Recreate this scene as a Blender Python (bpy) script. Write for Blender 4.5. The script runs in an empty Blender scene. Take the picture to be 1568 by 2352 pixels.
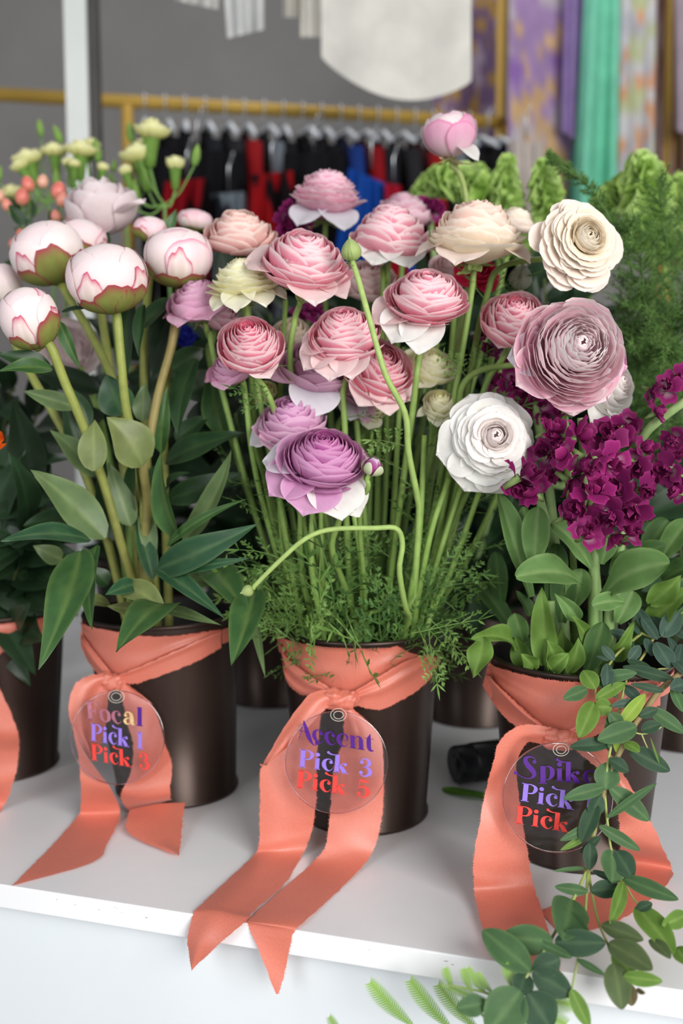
import bpy, math, random
from mathutils import Vector, Matrix, noise

rnd = random.Random(7)
PI = math.pi
R_ = math.radians
scn = bpy.context.scene
col = scn.collection

# ------------------------------------------------------------------ camera
F = 2287.0
CX, CY = 784.0, 1176.0
CAMH = 0.44
PITCH, YAW = R_(6.0), R_(16.4)
C = Vector((0, 0, CAMH))
FWD = Vector((-math.sin(YAW) * math.cos(PITCH), math.cos(YAW) * math.cos(PITCH), -math.sin(PITCH)))
RGT = Vector((math.cos(YAW), math.sin(YAW), 0))
UP = RGT.cross(FWD)


def ray(px, py):
    return FWD + RGT * ((px - CX) / F) - UP * ((py - CY) / F)


def P(px, py, d):
    return C + ray(px, py) * d


def S(px, py, z=0.0):
    r = ray(px, py)
    return C + r * ((z - C.z) / r.z)


def V(x, y, z):
    return (RGT * x + UP * y - FWD * z).normalized()


def depth_of(p):
    return (p - C).dot(FWD)


def lerp(a, b, t):
    return a + (b - a) * t


def mix(a, b, t):
    t = max(0.0, min(1.0, t))
    return tuple(a[i] + (b[i] - a[i]) * t for i in range(3))


def interp(x, pts):
    if x <= pts[0][0]:
        return pts[0][1]
    for (a, va), (b, vb) in zip(pts, pts[1:]):
        if x <= b:
            return va + (vb - va) * (x - a) / (b - a)
    return pts[-1][1]


def catmull(pts, n):
    """resample a list of Vectors (any length) to n points on a Catmull-Rom curve"""
    m = len(pts)
    if m == 2:
        return [pts[0].lerp(pts[1], i / (n - 1)) for i in range(n)]
    out = []
    for i in range(n):
        s = i / (n - 1) * (m - 1)
        k = min(int(s), m - 2)
        t = s - k
        p1, p2 = pts[k], pts[k + 1]
        p0 = pts[k - 1] if k > 0 else p1 * 2 - p2
        p3 = pts[k + 2] if k + 2 < m else p2 * 2 - p1
        out.append(0.5 * ((2 * p1) + (p2 - p0) * t + (2 * p0 - 5 * p1 + 4 * p2 - p3) * t * t + (3 * p1 - p0 - 3 * p2 + p3) * t ** 3))
    return out


def bez(p0, p1, p2, p3, t):
    s = 1 - t
    return p0 * (s ** 3) + p1 * (3 * s * s * t) + p2 * (3 * s * t * t) + p3 * (t ** 3)


# ------------------------------------------------------------------ objects
ORG = {}


def thing(name, loc, label, cat, group=None):
    o = bpy.data.objects.new(name, None)
    col.objects.link(o)
    o.empty_display_size = 0.02
    o.location = loc
    o['label'] = label
    o['category'] = cat
    if group:
        o['group'] = group
    ORG[o.name] = Vector(loc)
    return o


class MB:
    def __init__(s):
        s.v, s.f, s.c = [], [], []

    def vert(s, p, c=(1, 1, 1)):
        s.v.append(Vector(p))
        s.c.append(c)
        return len(s.v) - 1

    def grid(s, rows, cols_=None, closed=False):
        """rows: list of lists of Vector ; cols_: same shape of colours"""
        base = len(s.v)
        m = len(rows[0])
        for i, r in enumerate(rows):
            for j, p in enumerate(r):
                s.vert(p, cols_[i][j] if cols_ else (1, 1, 1))
        for i in range(len(rows) - 1):
            for j in range(m if closed else m - 1):
                a = base + i * m + j
                b = base + i * m + (j + 1) % m
                s.f.append((a, b, b + m, a + m))

    def tube(s, pts, r, seg=8, c=None, cap=True):
        """r: float or list ; c: colour or function(t)"""
        n = len(pts)
        if not hasattr(r, '__len__'):
            r = [r] * n
        rows, cs = [], []
        prev = None
        for i, p in enumerate(pts):
            t = (pts[min(i + 1, n - 1)] - pts[max(i - 1, 0)])
            if t.length < 1e-9:
                t = Vector((0, 0, 1))
            t.normalize()
            if prev is None:
                a = Vector((0, 0, 1)) if abs(t.z) < .9 else Vector((1, 0, 0))
                prev = t.cross(a).normalized()
            x = (prev - t * prev.dot(t)).normalized()
            prev = x
            y = t.cross(x)
            k = i / (n - 1)
            cc = c(k) if callable(c) else (c or (1, 1, 1))
            rows.append([p + (x * math.cos(2 * PI * j / seg) + y * math.sin(2 * PI * j / seg)) * r[i] for j in range(seg)])
            cs.append([cc] * seg)
        b = len(s.v)
        s.grid(rows, cs, closed=True)
        if cap:
            s.f.append(tuple(b + j for j in reversed(range(seg))))
            e = b + (n - 1) * seg
            s.f.append(tuple(e + j for j in range(seg)))

    def lathe(s, prof, M, seg=40, c=None):
        """prof: list of (r,z); M: 4x4"""
        rows, cs = [], []
        for k, (r, z) in enumerate(prof):
            cc = c(k / (len(prof) - 1)) if callable(c) else (c or (1, 1, 1))
            rows.append([M @ Vector((r * math.cos(2 * PI * j / seg), r * math.sin(2 * PI * j / seg), z)) for j in range(seg)])
            cs.append([cc] * seg)
        s.grid(rows, cs, closed=True)

    def box(s, M, sx, sy, sz, c=(1, 1, 1)):
        b = len(s.v)
        for x in (-1, 1):
            for y in (-1, 1):
                for z in (-1, 1):
                    s.vert(M @ Vector((x * sx / 2, y * sy / 2, z * sz / 2)), c)
        for f in ((0, 1, 3, 2), (4, 6, 7, 5), (0, 4, 5, 1), (2, 3, 7, 6), (0, 2, 6, 4), (1, 5, 7, 3)):
            s.f.append(tuple(b + i for i in f))

    def build(s, name, m, parent=None, smooth=True, bevel=0, solid=0):
        me = bpy.data.meshes.new(name)
        o0 = ORG[parent.name] if parent else Vector((0, 0, 0))
        if parent is None:
            zmin = min(p.z for p in s.v)
            cx = sum(p.x for p in s.v) / len(s.v)
            cy = sum(p.y for p in s.v) / len(s.v)
            o0 = Vector((cx, cy, zmin))
        me.from_pydata([tuple(p - o0) for p in s.v], [], s.f)
        ca = me.color_attributes.new('Col', 'FLOAT_COLOR', 'POINT')
        flat = []
        for cc in s.c:
            flat += [cc[0], cc[1], cc[2], 1.0]
        ca.data.foreach_set('color', flat)
        if smooth:
            me.polygons.foreach_set('use_smooth', [True] * len(me.polygons))
        me.materials.append(m)
        me.update()
        o = bpy.data.objects.new(name, me)
        col.objects.link(o)
        if parent:
            o.parent = parent
        else:
            o.location = o0
        ORG[o.name] = o0
        if solid:
            md = o.modifiers.new('thickness', 'SOLIDIFY')
            md.thickness = solid
            md.offset = 0
        if bevel:
            md = o.modifiers.new('edge', 'BEVEL')
            md.width = bevel
            md.segments = 2
            md.limit_method = 'ANGLE'
        return o


def tag(o, label, cat, group=None, kind=None):
    o['label'] = label
    o['category'] = cat
    if group:
        o['group'] = group
    if kind:
        o['kind'] = kind
    return o


def structure(o):
    o['kind'] = 'structure'
    return o


# ------------------------------------------------------------------ materials
def new_mat(name):
    m = bpy.data.materials.new(name)
    m.use_nodes = True
    nt = m.node_tree
    nt.nodes.clear()
    out = nt.nodes.new('ShaderNodeOutputMaterial')
    return m, nt, out


def principled(nt, **kw):
    b = nt.nodes.new('ShaderNodeBsdfPrincipled')
    for k, v in kw.items():
        b.inputs[k].default_value = v
    return b


def noise_mix(nt, c1, c2, scale, detail=4, coord='Object', stretch=None, lo=.35, hi=.65):
    tc = nt.nodes.new('ShaderNodeTexCoord')
    src = tc.outputs[coord]
    if stretch:
        mp = nt.nodes.new('ShaderNodeMapping')
        mp.inputs['Scale'].default_value = stretch
        nt.links.new(src, mp.inputs['Vector'])
        src = mp.outputs['Vector']
    n = nt.nodes.new('ShaderNodeTexNoise')
    n.inputs['Scale'].default_value = scale
    n.inputs['Detail'].default_value = detail
    nt.links.new(src, n.inputs['Vector'])
    r = nt.nodes.new('ShaderNodeValToRGB')
    r.color_ramp.elements[0].position = lo
    r.color_ramp.elements[0].color = (*c1, 1)
    r.color_ramp.elements[1].position = hi
    r.color_ramp.elements[1].color = (*c2, 1)
    nt.links.new(n.outputs['Fac'], r.inputs['Fac'])
    return r.outputs['Color'], n.outputs['Fac']


def add_bump(nt, b, fac, strength, dist=.002):
    bp = nt.nodes.new('ShaderNodeBump')
    bp.inputs['Strength'].default_value = strength
    bp.inputs['Distance'].default_value = dist
    nt.links.new(fac, bp.inputs['Height'])
    nt.links.new(bp.outputs['Normal'], b.inputs['Normal'])


def plain(name, c, rough=.5, metal=0, var=.12, scale=20, bump=0, stretch=None, **kw):
    m, nt, out = new_mat(name)
    b = principled(nt, Roughness=rough, Metallic=metal, **kw)
    cc, fac = noise_mix(nt, tuple(x * (1 - var) for x in c), tuple(min(1, x * (1 + var)) for x in c), scale, stretch=stretch)
    nt.links.new(cc, b.inputs['Base Color'])
    if bump:
        add_bump(nt, b, fac, bump)
    nt.links.new(b.outputs['BSDF'], out.inputs['Surface'])
    return m


def organic(name, rough=.55, trans=.3, var=.12, scale=60, spec=.3, stretch=None, coat=0, bump=.1, satv=1.0):
    """vertex colour times a fine noise, with some light let through"""
    m, nt, out = new_mat(name)
    at = nt.nodes.new('ShaderNodeAttribute')
    at.attribute_name = 'Col'
    cc, fac = noise_mix(nt, (1 - var,) * 3, (1, 1, 1), scale, stretch=stretch)
    mx = nt.nodes.new('ShaderNodeMixRGB')
    mx.blend_type = 'MULTIPLY'
    mx.inputs['Fac'].default_value = 1
    nt.links.new(at.outputs['Color'], mx.inputs['Color1'])
    nt.links.new(cc, mx.inputs['Color2'])
    b = principled(nt, Roughness=rough)
    b.inputs['Specular IOR Level'].default_value = spec
    if coat:
        b.inputs['Coat Weight'].default_value = coat
        b.inputs['Coat Roughness'].default_value = .3
    nt.links.new(mx.outputs['Color'], b.inputs['Base Color'])
    if bump:
        add_bump(nt, b, fac, bump, .001)
    if trans:
        tr = nt.nodes.new('ShaderNodeBsdfTranslucent')
        nt.links.new(mx.outputs['Color'], tr.inputs['Color'])
        ms = nt.nodes.new('ShaderNodeMixShader')
        ms.inputs['Fac'].default_value = trans
        nt.links.new(b.outputs['BSDF'], ms.inputs[1])
        nt.links.new(tr.outputs['BSDF'], ms.inputs[2])
        nt.links.new(ms.outputs['Shader'], out.inputs['Surface'])
    else:
        nt.links.new(b.outputs['BSDF'], out.inputs['Surface'])
    return m


M_PETAL = organic('petal', .6, .32, .05, 150, .2, bump=.05)
M_BUDPETAL = organic('bud petal', .5, .08, .05, 90, .3, bump=.05)
M_LEAF = organic('leaf', .42, .18, .22, 45, .45, bump=.15)
M_SOFTLEAF = organic('matte leaf', .6, .22, .18, 50, .25)
M_FERN = organic('fern leaf', .55, 0, .15, 50, .25)
M_STEM = organic('stem', .5, 0, .18, 90, .35)
M_BERRY = organic('berry', .3, 0, .1, 60, .5)
M_CLOTH = organic('garment cloth', .85, .1, .15, 14, .1)


def mat_ribbon():
    m, nt, out = new_mat('coral silk')
    b = principled(nt, Roughness=.48)
    b.inputs['Sheen Weight'].default_value = .25
    b.inputs['Sheen Roughness'].default_value = .4
    b.inputs['Sheen Tint'].default_value = (1, .75, .68, 1)
    b.inputs['Specular IOR Level'].default_value = .9
    cc, fac = noise_mix(nt, (.72, .185, .12), (.78, .22, .15), 900, 2)
    cc2, _ = noise_mix(nt, (.9, .9, .9), (1, 1, 1), 12, 3)
    mx = nt.nodes.new('ShaderNodeMixRGB')
    mx.blend_type = 'MULTIPLY'
    mx.inputs['Fac'].default_value = 1
    nt.links.new(cc, mx.inputs['Color1'])
    nt.links.new(cc2, mx.inputs['Color2'])
    nt.links.new(mx.outputs['Color'], b.inputs['Base Color'])
    add_bump(nt, b, fac, .04, .0003)
    tr = nt.nodes.new('ShaderNodeBsdfTranslucent')
    nt.links.new(mx.outputs['Color'], tr.inputs['Color'])
    ms = nt.nodes.new('ShaderNodeMixShader')
    ms.inputs['Fac'].default_value = .12
    nt.links.new(b.outputs['BSDF'], ms.inputs[1])
    nt.links.new(tr.outputs['BSDF'], ms.inputs[2])
    nt.links.new(ms.outputs['Shader'], out.inputs['Surface'])
    return m


M_RIBBON = mat_ribbon()
M_BUCKET = plain('dark bronze tin', (.050, .033, .027), .36, .65, .35, 14, stretch=(1, 1, .08))
M_BUCKETIN = plain('bucket inside', (.012, .009, .008), .6, .2)
M_SHELF = plain('white painted board', (.90, .905, .93), .42, 0, .03, 6, bump=.03)
M_CABINET = plain('white cabinet front', (.76, .81, .84), .5, 0, .02, 4)
M_WALL = plain('grey wall paint', (.34, .325, .315), .8, 0, .05, 3)
M_FLOOR = plain('grey floor', (.25, .23, .22), .6, 0, .1, 3)
M_POLE = plain('pale metal', (.72, .75, .72), .5, .1, .04, 6)
M_GOLD = plain('gold painted tube', (.52, .33, .06), .45, .3, .08, 6)
M_BLACK = plain('black plastic', (.012, .013, .016), .35, 0, .1, 10)
M_WIRE = plain('chrome wire', (.6, .62, .66), .25, .9, .05, 5)
M_WHITEPL = plain('frosted plastic', (.62, .66, .72), .35, 0, .05, 5)
M_WATER = plain('dark water', (.02, .03, .02), .1, 0, .1, 5)


def mat_acrylic(name, tint, gl):
    m, nt, out = new_mat(name)
    tr = nt.nodes.new('ShaderNodeBsdfTransparent')
    tr.inputs['Color'].default_value = (*tint, 1)
    g = nt.nodes.new('ShaderNodeBsdfGlossy')
    g.inputs['Roughness'].default_value = .12
    fr = nt.nodes.new('ShaderNodeFresnel')
    fr.inputs['IOR'].default_value = 1.45
    ad = nt.nodes.new('ShaderNodeMath')
    ad.operation = 'ADD'
    n = nt.nodes.new('ShaderNodeTexNoise')
    n.inputs['Scale'].default_value = 14
    ml = nt.nodes.new('ShaderNodeMath')
    ml.operation = 'MULTIPLY'
    ml.inputs[1].default_value = gl
    nt.links.new(n.outputs['Fac'], ml.inputs[0])
    nt.links.new(fr.outputs['Fac'], ad.inputs[0])
    nt.links.new(ml.outputs['Value'], ad.inputs[1])
    ms = nt.nodes.new('ShaderNodeMixShader')
    nt.links.new(ad.outputs['Value'], ms.inputs['Fac'])
    nt.links.new(tr.outputs['BSDF'], ms.inputs[1])
    nt.links.new(g.outputs['BSDF'], ms.inputs[2])
    nt.links.new(ms.outputs['Shader'], out.inputs['Surface'])
    return m


M_ACRYL = mat_acrylic('clear acrylic', (.96, .94, .95), .07)
M_ACRYLEDGE = mat_acrylic('acrylic edge', (.85, .55, .68), .35)
M_INK = {
    'purple': plain('deep purple vinyl', (.07, .0, .22), .4, 0, .02),
    'lilac': plain('lilac vinyl', (.28, .17, .68), .45, 0, .02),
    'red': plain('red vinyl', (.75, .045, .035), .45, 0, .02),
    'pink': plain('mauve reflection ink', (.40, .14, .20), .35, .2, .3, 40),  # pinkish reflection on the letters, put into the ink colour
    'gold': plain('pale gold foil', (.80, .55, .26), .35, .2, .2, 60),
}

# ------------------------------------------------------------------ flower geometry
def frame(axis):
    """columns: x = screen right, y = screen-up-ish, z = axis"""
    z = axis.normalized()
    x = (RGT - z * RGT.dot(z))
    if x.length < .1:
        x = UP - z * UP.dot(z)
    x.normalize()
    y = z.cross(x)
    return Matrix((x, y, z)).transposed()


VS = (0, .18, .36, .52, .66, .78, .88, .95, 1.0)
VSC = (0, .25, .5, .7, .86, 1.0)


def shell(mb, c, Mx, R, th, r, zb, zr, k, w, cols, rr, frill=0., cut=.4, bulge=1.12, fine=True, notch=0., ecc=0., flat=0.):
    """one cupped (flat=0) to outspread (flat=1) petal; cols = (low, mid, rim)"""
    vs = VS if fine else VSC
    nu = 11 if fine else 7
    ph = rr.uniform(0, 6.28)
    tilt = rr.uniform(-.06, .06)
    rows, cs = [], []
    hue = rr.uniform(-.07, .05)
    q0 = (.04 * R, lerp(-zb, min(-zb, zr - .3 * R), flat))
    q1 = (lerp(r * bulge * .85 + .02 * R, .3 * r, flat), lerp(-zb * .82, zr - .08 * R, flat))
    q2 = (lerp(r * bulge, .75 * r, flat), lerp(lerp(-zb, zr, .62), zr + .05 * R, flat))
    q3 = (lerp(k * r, r * 1.02, flat), lerp(zr, zr - .04 * R, flat))
    for v in vs:
        row, cr = [], []
        for j in range(nu):
            u = math.sin((-1 + 2 * j / (nu - 1)) * PI / 2)
            ve = v * (1 - cut * (1 - math.sqrt(max(0, 1 - .985 * u * u))) - notch * math.exp(-(u / .15) ** 2))
            s = 1 - ve
            pr = s ** 3 * q0[0] + 3 * s * s * ve * q1[0] + 3 * s * ve * ve * q2[0] + ve ** 3 * q3[0]
            pz = s ** 3 * q0[1] + 3 * s * s * ve * q1[1] + 3 * s * ve * ve * q2[1] + ve ** 3 * q3[1]
            wid = w * (.75 + .5 * math.sin(min(1, v * 1.1) * PI * .55))
            a = th + u * wid
            pr *= 1 + .05 * u + tilt * v
            fr = frill * ve ** 4 * R
            pr += fr * math.sin(u * 7 + ph) * .6
            pz += fr * math.sin(u * 11 + ph * 2) * .5 + tilt * ve * r * .6 * u + flat * .05 * r * u * u * v
            row.append(c + Mx @ Vector((pr * math.cos(a), pr * math.sin(a) * (1 - ecc), pz)))
            if v < .6:
                q = mix(cols[0], cols[1], v / .6)
            elif v < .93:
                q = mix(cols[1], cols[2], ((v - .6) / .33) ** 2 * .35)
            else:
                q = cols[2]
            if abs(u) > .97:
                q = mix(q, cols[2], .8)
            cr.append(tuple(max(0, x * (1 + hue)) for x in q))
        rows.append(row)
        cs.append(cr)
    mb.grid(rows, cs)


def ball_petal(mb, c, Mx, R, asp, th, vmax, w, cols, rr, cut=.35, edge=.12, wave=.0, v0=0., point=0., flare=0.):
    """a petal or sepal lying on a globe; vmax 1 = closed over the top"""
    rows, cs = [], []
    ph = rr.uniform(0, 6)
    n, nu = 13, 13
    for i in range(n):
        v = i / (n - 1)
        v = 1 - (1 - v) ** 1.4
        row, cr = [], []
        for j in range(nu):
            u = math.sin((-1 + 2 * j / (nu - 1)) * PI / 2)
            ve = v0 + (vmax - v0) * v * (1 - cut * (1 - math.sqrt(max(0, 1 - .985 * u * u))) - point * abs(u) * v + wave * math.sin(u * 8 + ph) * v)
            s = 1 - ve
            pr = R * (3 * s * s * ve * 1.31 + 3 * s * ve * ve * 1.31) + flare * R * v ** 3
            pz = R * asp * (-s ** 3 - 3 * s * s * ve + 3 * s * ve * ve + ve ** 3)
            a = th + u * w * (.55 + .45 * math.sin(min(1, v * 1.2) * PI / 2))
            row.append(c + Mx @ Vector((pr * math.cos(a), pr * math.sin(a), pz)))
            e = max((v - (1 - edge)) / edge, (abs(u) - (1 - edge)) / edge, 0)
            q = mix(mix(cols[0], cols[1], v * 1.3), cols[2], e)
            if wave and v > .25:
                q = mix(q, cols[2], .25 * (math.sin(u * 9 + ph) * .5 + .5) * v)
            cr.append(q)
        rows.append(row)
        cs.append(cr)
    mb.grid(rows, cs)


PAL = {
    # inner(low, mid, rim), outer(low, mid, rim)
    'pink': (((.74, .07, .19), (.90, .19, .34), (1, .74, .78)), ((.90, .26, .38), (.94, .42, .51), (1, .84, .85))),
    'hotpink': (((.68, .03, .14), (.89, .12, .28), (1, .68, .72)), ((.90, .20, .32), (.94, .35, .45), (1, .80, .82))),
    'palepink': (((.82, .40, .44), (.94, .60, .61), (1, .84, .82)), ((.90, .58, .60), (.95, .73, .73), (1, .88, .86))),
    'peach': (((.88, .36, .32), (.95, .50, .45), (1, .80, .72)), ((.90, .46, .44), (.95, .60, .56), (1, .83, .77))),
    'creampink': (((.92, .52, .42), (.96, .52, .48), (1, .78, .68)), ((.93, .84, .60), (.96, .88, .68), (1, .94, .82))),
    'cream': (((.92, .78, .46), (.95, .84, .62), (.98, .91, .78)), ((.94, .80, .70), (.97, .83, .75), (1, .91, .84))),
    'yellow': (((.92, .86, .36), (.95, .92, .52), (.98, .95, .70)), ((.97, .92, .50), (1, .96, .66), (1, 1, .84))),
    'white': (((.95, .76, .74), (.97, .87, .85), (1, .94, .92)), ((.93, .95, .84), (.96, .97, .90), (1, 1, .97))),
    'variegated': (((.90, .46, .54), (.97, .78, .81), (1, .96, .95)), ((.76, .16, .38), (.92, .50, .62), (1, .90, .90))),
    'lilacpink': (((.66, .20, .44), (.88, .48, .68), (.92, .62, .78)), ((.84, .38, .64), (.91, .56, .73), (.92, .52, .74))),
    'purple': (((.26, .008, .14), (.50, .05, .34), (.76, .32, .60)), ((.60, .18, .48), (.74, .38, .62), (.84, .52, .74))),
    'mauve': (((.46, .06, .34), (.64, .18, .50), (.80, .46, .70)), ((.66, .30, .52), (.78, .48, .64), (.86, .58, .72))),
    'frilly': (((.74, .24, .42), (.86, .40, .55), (.94, .66, .76)), ((.82, .38, .52), (.90, .54, .65), (.96, .78, .83))),
    'magenta': (((.10, .0, .04), (.20, .01, .09), (.28, .03, .14)), ((.13, .0, .06), (.25, .015, .12), (.36, .04, .18))),
    'red': (((.30, .0, .03), (.55, .01, .06), (.65, .03, .10)), ((.35, .0, .03), (.60, .01, .06), (.68, .04, .10))),
    'limecream': (((.70, .74, .16), (.88, .86, .36), (.95, .93, .58)), ((.78, .80, .24), (.90, .89, .42), (.96, .95, .66))),
    'blue': (((.02, .02, .25), (.03, .04, .40), (.05, .06, .5)), ((.02, .02, .25), (.03, .04, .40), (.05, .06, .5))),
}


def bloom_mesh(mb, c, axis, R, hr, pal, n, seed, frill=0., fine=True, openk=1.12, inner_k=.72, zb=.55, spread=.75, droop=1.1, w0=1.15, w1=.55, r0=.1, flat=0., flat0=.25, core=.13):
    rr = random.Random(seed)
    Mx = frame(axis)
    pi, po = PAL[pal]
    R *= 1.10
    if core:
        cr_ = core * R
        cc_ = c + axis.normalized() * (hr * R * .93 - cr_ * .7)
        for i in range(9):
            ball_petal(mb, cc_, Mx, cr_ * (.8 + .025 * i), 1.0, i * 2.39996, lerp(.97, .80, i / 8), 1.1, (pi[0], pi[1], pi[2]), rr, cut=.3, edge=.12)
    for i in range(n):
        t = (i + .5) / n
        r = R * (r0 + (1 - r0) * t ** spread) / max(openk, 1) * 1.0
        zr = hr * R * (1 - droop * t ** 2.2)
        k = lerp(inner_k, openk, t ** 1.6)
        w = lerp(w0, w1, t ** .7)
        cols = tuple(mix(pi[q], po[q], t ** 1.2) for q in range(3))
        shell(mb, c, Mx, R, i * 2.39996 + rr.uniform(-.4, .4), r * rr.uniform(.93, 1.05), lerp(-(zr - .34 * R), zb * R, min(1, max(0, (t - .15) / .6))), zr + rr.uniform(-.05, .05) * R, k * rr.uniform(.96, 1.05), w, cols, rr,
              frill + .012, cut=rr.uniform(.3, .5), fine=fine, flat=flat * max(0, min(1, (t - flat0) / .3)))


def guard_petal(parent, c, axis, R, ang, L, droop, w, cols, seed, m=None, zb=.5, name='petal', cup=.12):
    """a broad outer petal leaving the base of the head; ang measured in the head's own frame"""
    rr = random.Random(seed)
    Mx = frame(axis)
    mb = MB()
    zb += .035 * (seed % 5)
    a = R_(ang)
    d = Vector((math.cos(a), math.sin(a), 0))
    sd = Vector((-math.sin(a), math.cos(a), 0))
    rows, cs = [], []
    n, mm = 14, 13
    for i in range(n):
        v = math.sin(i / (n - 1) * PI / 2)
        rad = R * (.15 + L * v)
        z = -zb * R + (.30 * math.sin(v * PI * .8) - droop * v ** 1.5) * R
        if v < .6:
            wd = lerp(.25, 1, math.sin(v / .6 * PI / 2))
        else:
            wd = math.sqrt(max(0.003, 1 - ((v - .6) / .4) ** 2.4))
        wd *= w * R * 1.12
        row, cr = [], []
        for j in range(mm):
            u = -1 + 2 * j / (mm - 1)
            p = d * rad * (1 - .06 * u * u * v) + sd * (u * wd) + Vector((0, 0, z + cup * R * u * u * (1 - .3 * v) + .02 * R * math.sin(u * 5 + seed) * v))
            row.append(c + Mx @ p)
            q = mix(cols[0], cols[1], v * 1.4)
            if v > .93 or abs(u) > .95:
                q = mix(q, cols[2], .7)
            q = tuple(x * (1 - .05 * (math.sin(u * 40) * .5 + .5)) for x in q)
            cr.append(q)
        rows.append(row)
        cs.append(cr)
    mb.grid(rows, cs)
    return mb.build(name, m or M_PETAL, parent)


GREEN_STEM = (.20, .33, .07)


def stem_path(parent, pts, r0, r1, c0=(.16, .28, .06), c1=(.27, .42, .10), n=28, name='stem', m=None):
    mb = MB()
    q = catmull(pts, n)
    rs = [lerp(r0, r1, i / (n - 1)) for i in range(n)]
    mb.tube(q, rs, 8, lambda t: mix(c0, c1, t))
    mb.build(name, m or M_STEM, parent)
    return q


def leaf(parent, base, tip, width, bend=.12, side=0., fold=.25, c=(.06, .16, .04), c2=None, seed=0, face=None, shape=1.0, twist=0., m=None, mb=None, name='leaf', wavy=.04, petiole=0., mode='pointed'):
    """a pointed leaf from base to tip. face = direction its upper side turns to; bend = arching along face"""
    rr = random.Random(seed * 7 + 3)
    own = mb is None
    if own:
        mb = MB()
    d = tip - base
    L = d.length
    dn = d.normalized()
    if face is None:
        face = (V(rr.uniform(-.5, .5), rr.uniform(.1, .8), 1))
    f = (face - dn * face.dot(dn)).normalized()
    s = dn.cross(f).normalized()
    ctrl = (base + tip) / 2 + f * (bend * L * 1.2) + s * (side * L)
    if c2 is None:
        c2 = tuple(min(1, x * 1.5 + .02) for x in c)
    n, mm = 15, 9
    rows, cs = [], []
    ph = rr.uniform(0, 6)
    for i in range(n):
        t = i / (n - 1)
        if mode != 'pointed':
            t = .5 - .5 * math.cos(t * PI)
        p = base * (1 - t) ** 2 + ctrl * (2 * t * (1 - t)) + tip * t * t
        ta = ((ctrl - base) * (1 - t) + (tip - ctrl) * t).normalized()
        tw = twist * t
        f2 = (f - ta * f.dot(ta)).normalized()
        s2 = ta.cross(f2).normalized()
        fx = f2 * math.cos(tw) + s2 * math.sin(tw)
        sx = s2 * math.cos(tw) - f2 * math.sin(tw)
        if t < petiole:
            wd = .06
        else:
            tt = (t - petiole) / (1 - petiole)
            wd = math.sin(PI * min(1, tt ** (.75 * shape) * .985 + .015)) ** (.85) * (1 - .25 * tt * tt) + (.05 if tt < .1 else 0)
        if mode == 'oval':
            wd = math.sin(PI * min(1, t ** .9 * .99 + .01)) ** .62
        elif mode == 'spoon':
            wd = (.30 + .70 * math.sin(min(1, t / .6) * PI / 2) ** 1.3) * (max(0, 1 - ((t - .6) / .405) ** 2.3) ** .6 if t > .6 else 1)
        wd *= width / 2
        row, cr = [], []
        for j in range(mm):
            u = -1 + 2 * j / (mm - 1)
            off = fold * abs(u) * wd + wavy * width * math.sin(t * 9 + ph + (1.5 if u > 0 else 0)) * u * u
            row.append(p + sx * (u * wd) + fx * off)
            q = mix(c, c2, .12 * (1 - abs(u)) ** 3 + .16 * (math.sin(t * 42 + abs(u) * 9) > .93) + (.45 if abs(u) > .95 else 0) + .18 * math.sin(t * 14 + abs(u) * 5) * .5)
            if j == mm // 2:
                q = mix(q, c2, .6)
            cr.append(q)
        rows.append(row)
        cs.append(cr)
    mb.grid(rows, cs)
    if own:
        return mb.build(name, m or M_LEAF, parent)


def feather(parent, base, d, L, seed, c=(.10, .24, .05), c2=(.20, .36, .10), name='leaf', dens=1.0):
    """divided, parsley like ranunculus leaf"""
    rr = random.Random(seed)
    mb = MB()
    face = Vector((rr.uniform(-1, 1), rr.uniform(-1, 1), rr.uniform(-.3, 1))).normalized()

    def lobe(p, dd, l, w):
        s = dd.cross(face).normalized()
        e = p + dd * l + face * (l * rr.uniform(-.2, .2))
        q = mix(c, c2, rr.random())
        a = mb.vert(p - s * w * .35, q)
        b = mb.vert(p + s * w * .35, q)
        m1 = mb.vert(p.lerp(e, .55) - s * w, q)
        m2 = mb.vert(p.lerp(e, .55) + s * w, q)
        t = mb.vert(e, c2)
        mb.f.append((a, b, m2, m1))
        mb.f.append((m1, m2, t))

    def branch(p, dd, l, lev):
        s = dd.cross(face).normalized()
        n = 4 if lev == 0 else 3
        cur = p
        dcur = dd.copy()
        pts = [p]
        for i in range(n):
            dcur = (dcur + Vector((rr.uniform(-.12, .12), rr.uniform(-.12, .12), rr.uniform(-.18, .05)))).normalized()
            cur = cur + dcur * (l / n)
            pts.append(cur)
            for sg in (-1, 1):
                sd = (dcur * .75 + s * sg * rr.uniform(.55, .95) + face * rr.uniform(-.2, .2)).normalized()
                if lev == 0 and i < n - 1:
                    branch(cur, sd, l * rr.uniform(.30, .42) * (1 - .15 * i), 1)
                else:
                    lobe(cur, sd, l * rr.uniform(.26, .4) * (.65 if lev == 0 else 1), L * .018)
        lobe(cur, dcur, l * .3, L * .02)
        mb.tube(pts, [L * .011 * (1 - .6 * i / n) * (1 if lev == 0 else .7) for i in range(n + 1)], 4, c2, cap=False)

    branch(base, d.normalized(), L, 0)
    return mb.build(name, M_SOFTLEAF, parent)


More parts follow.
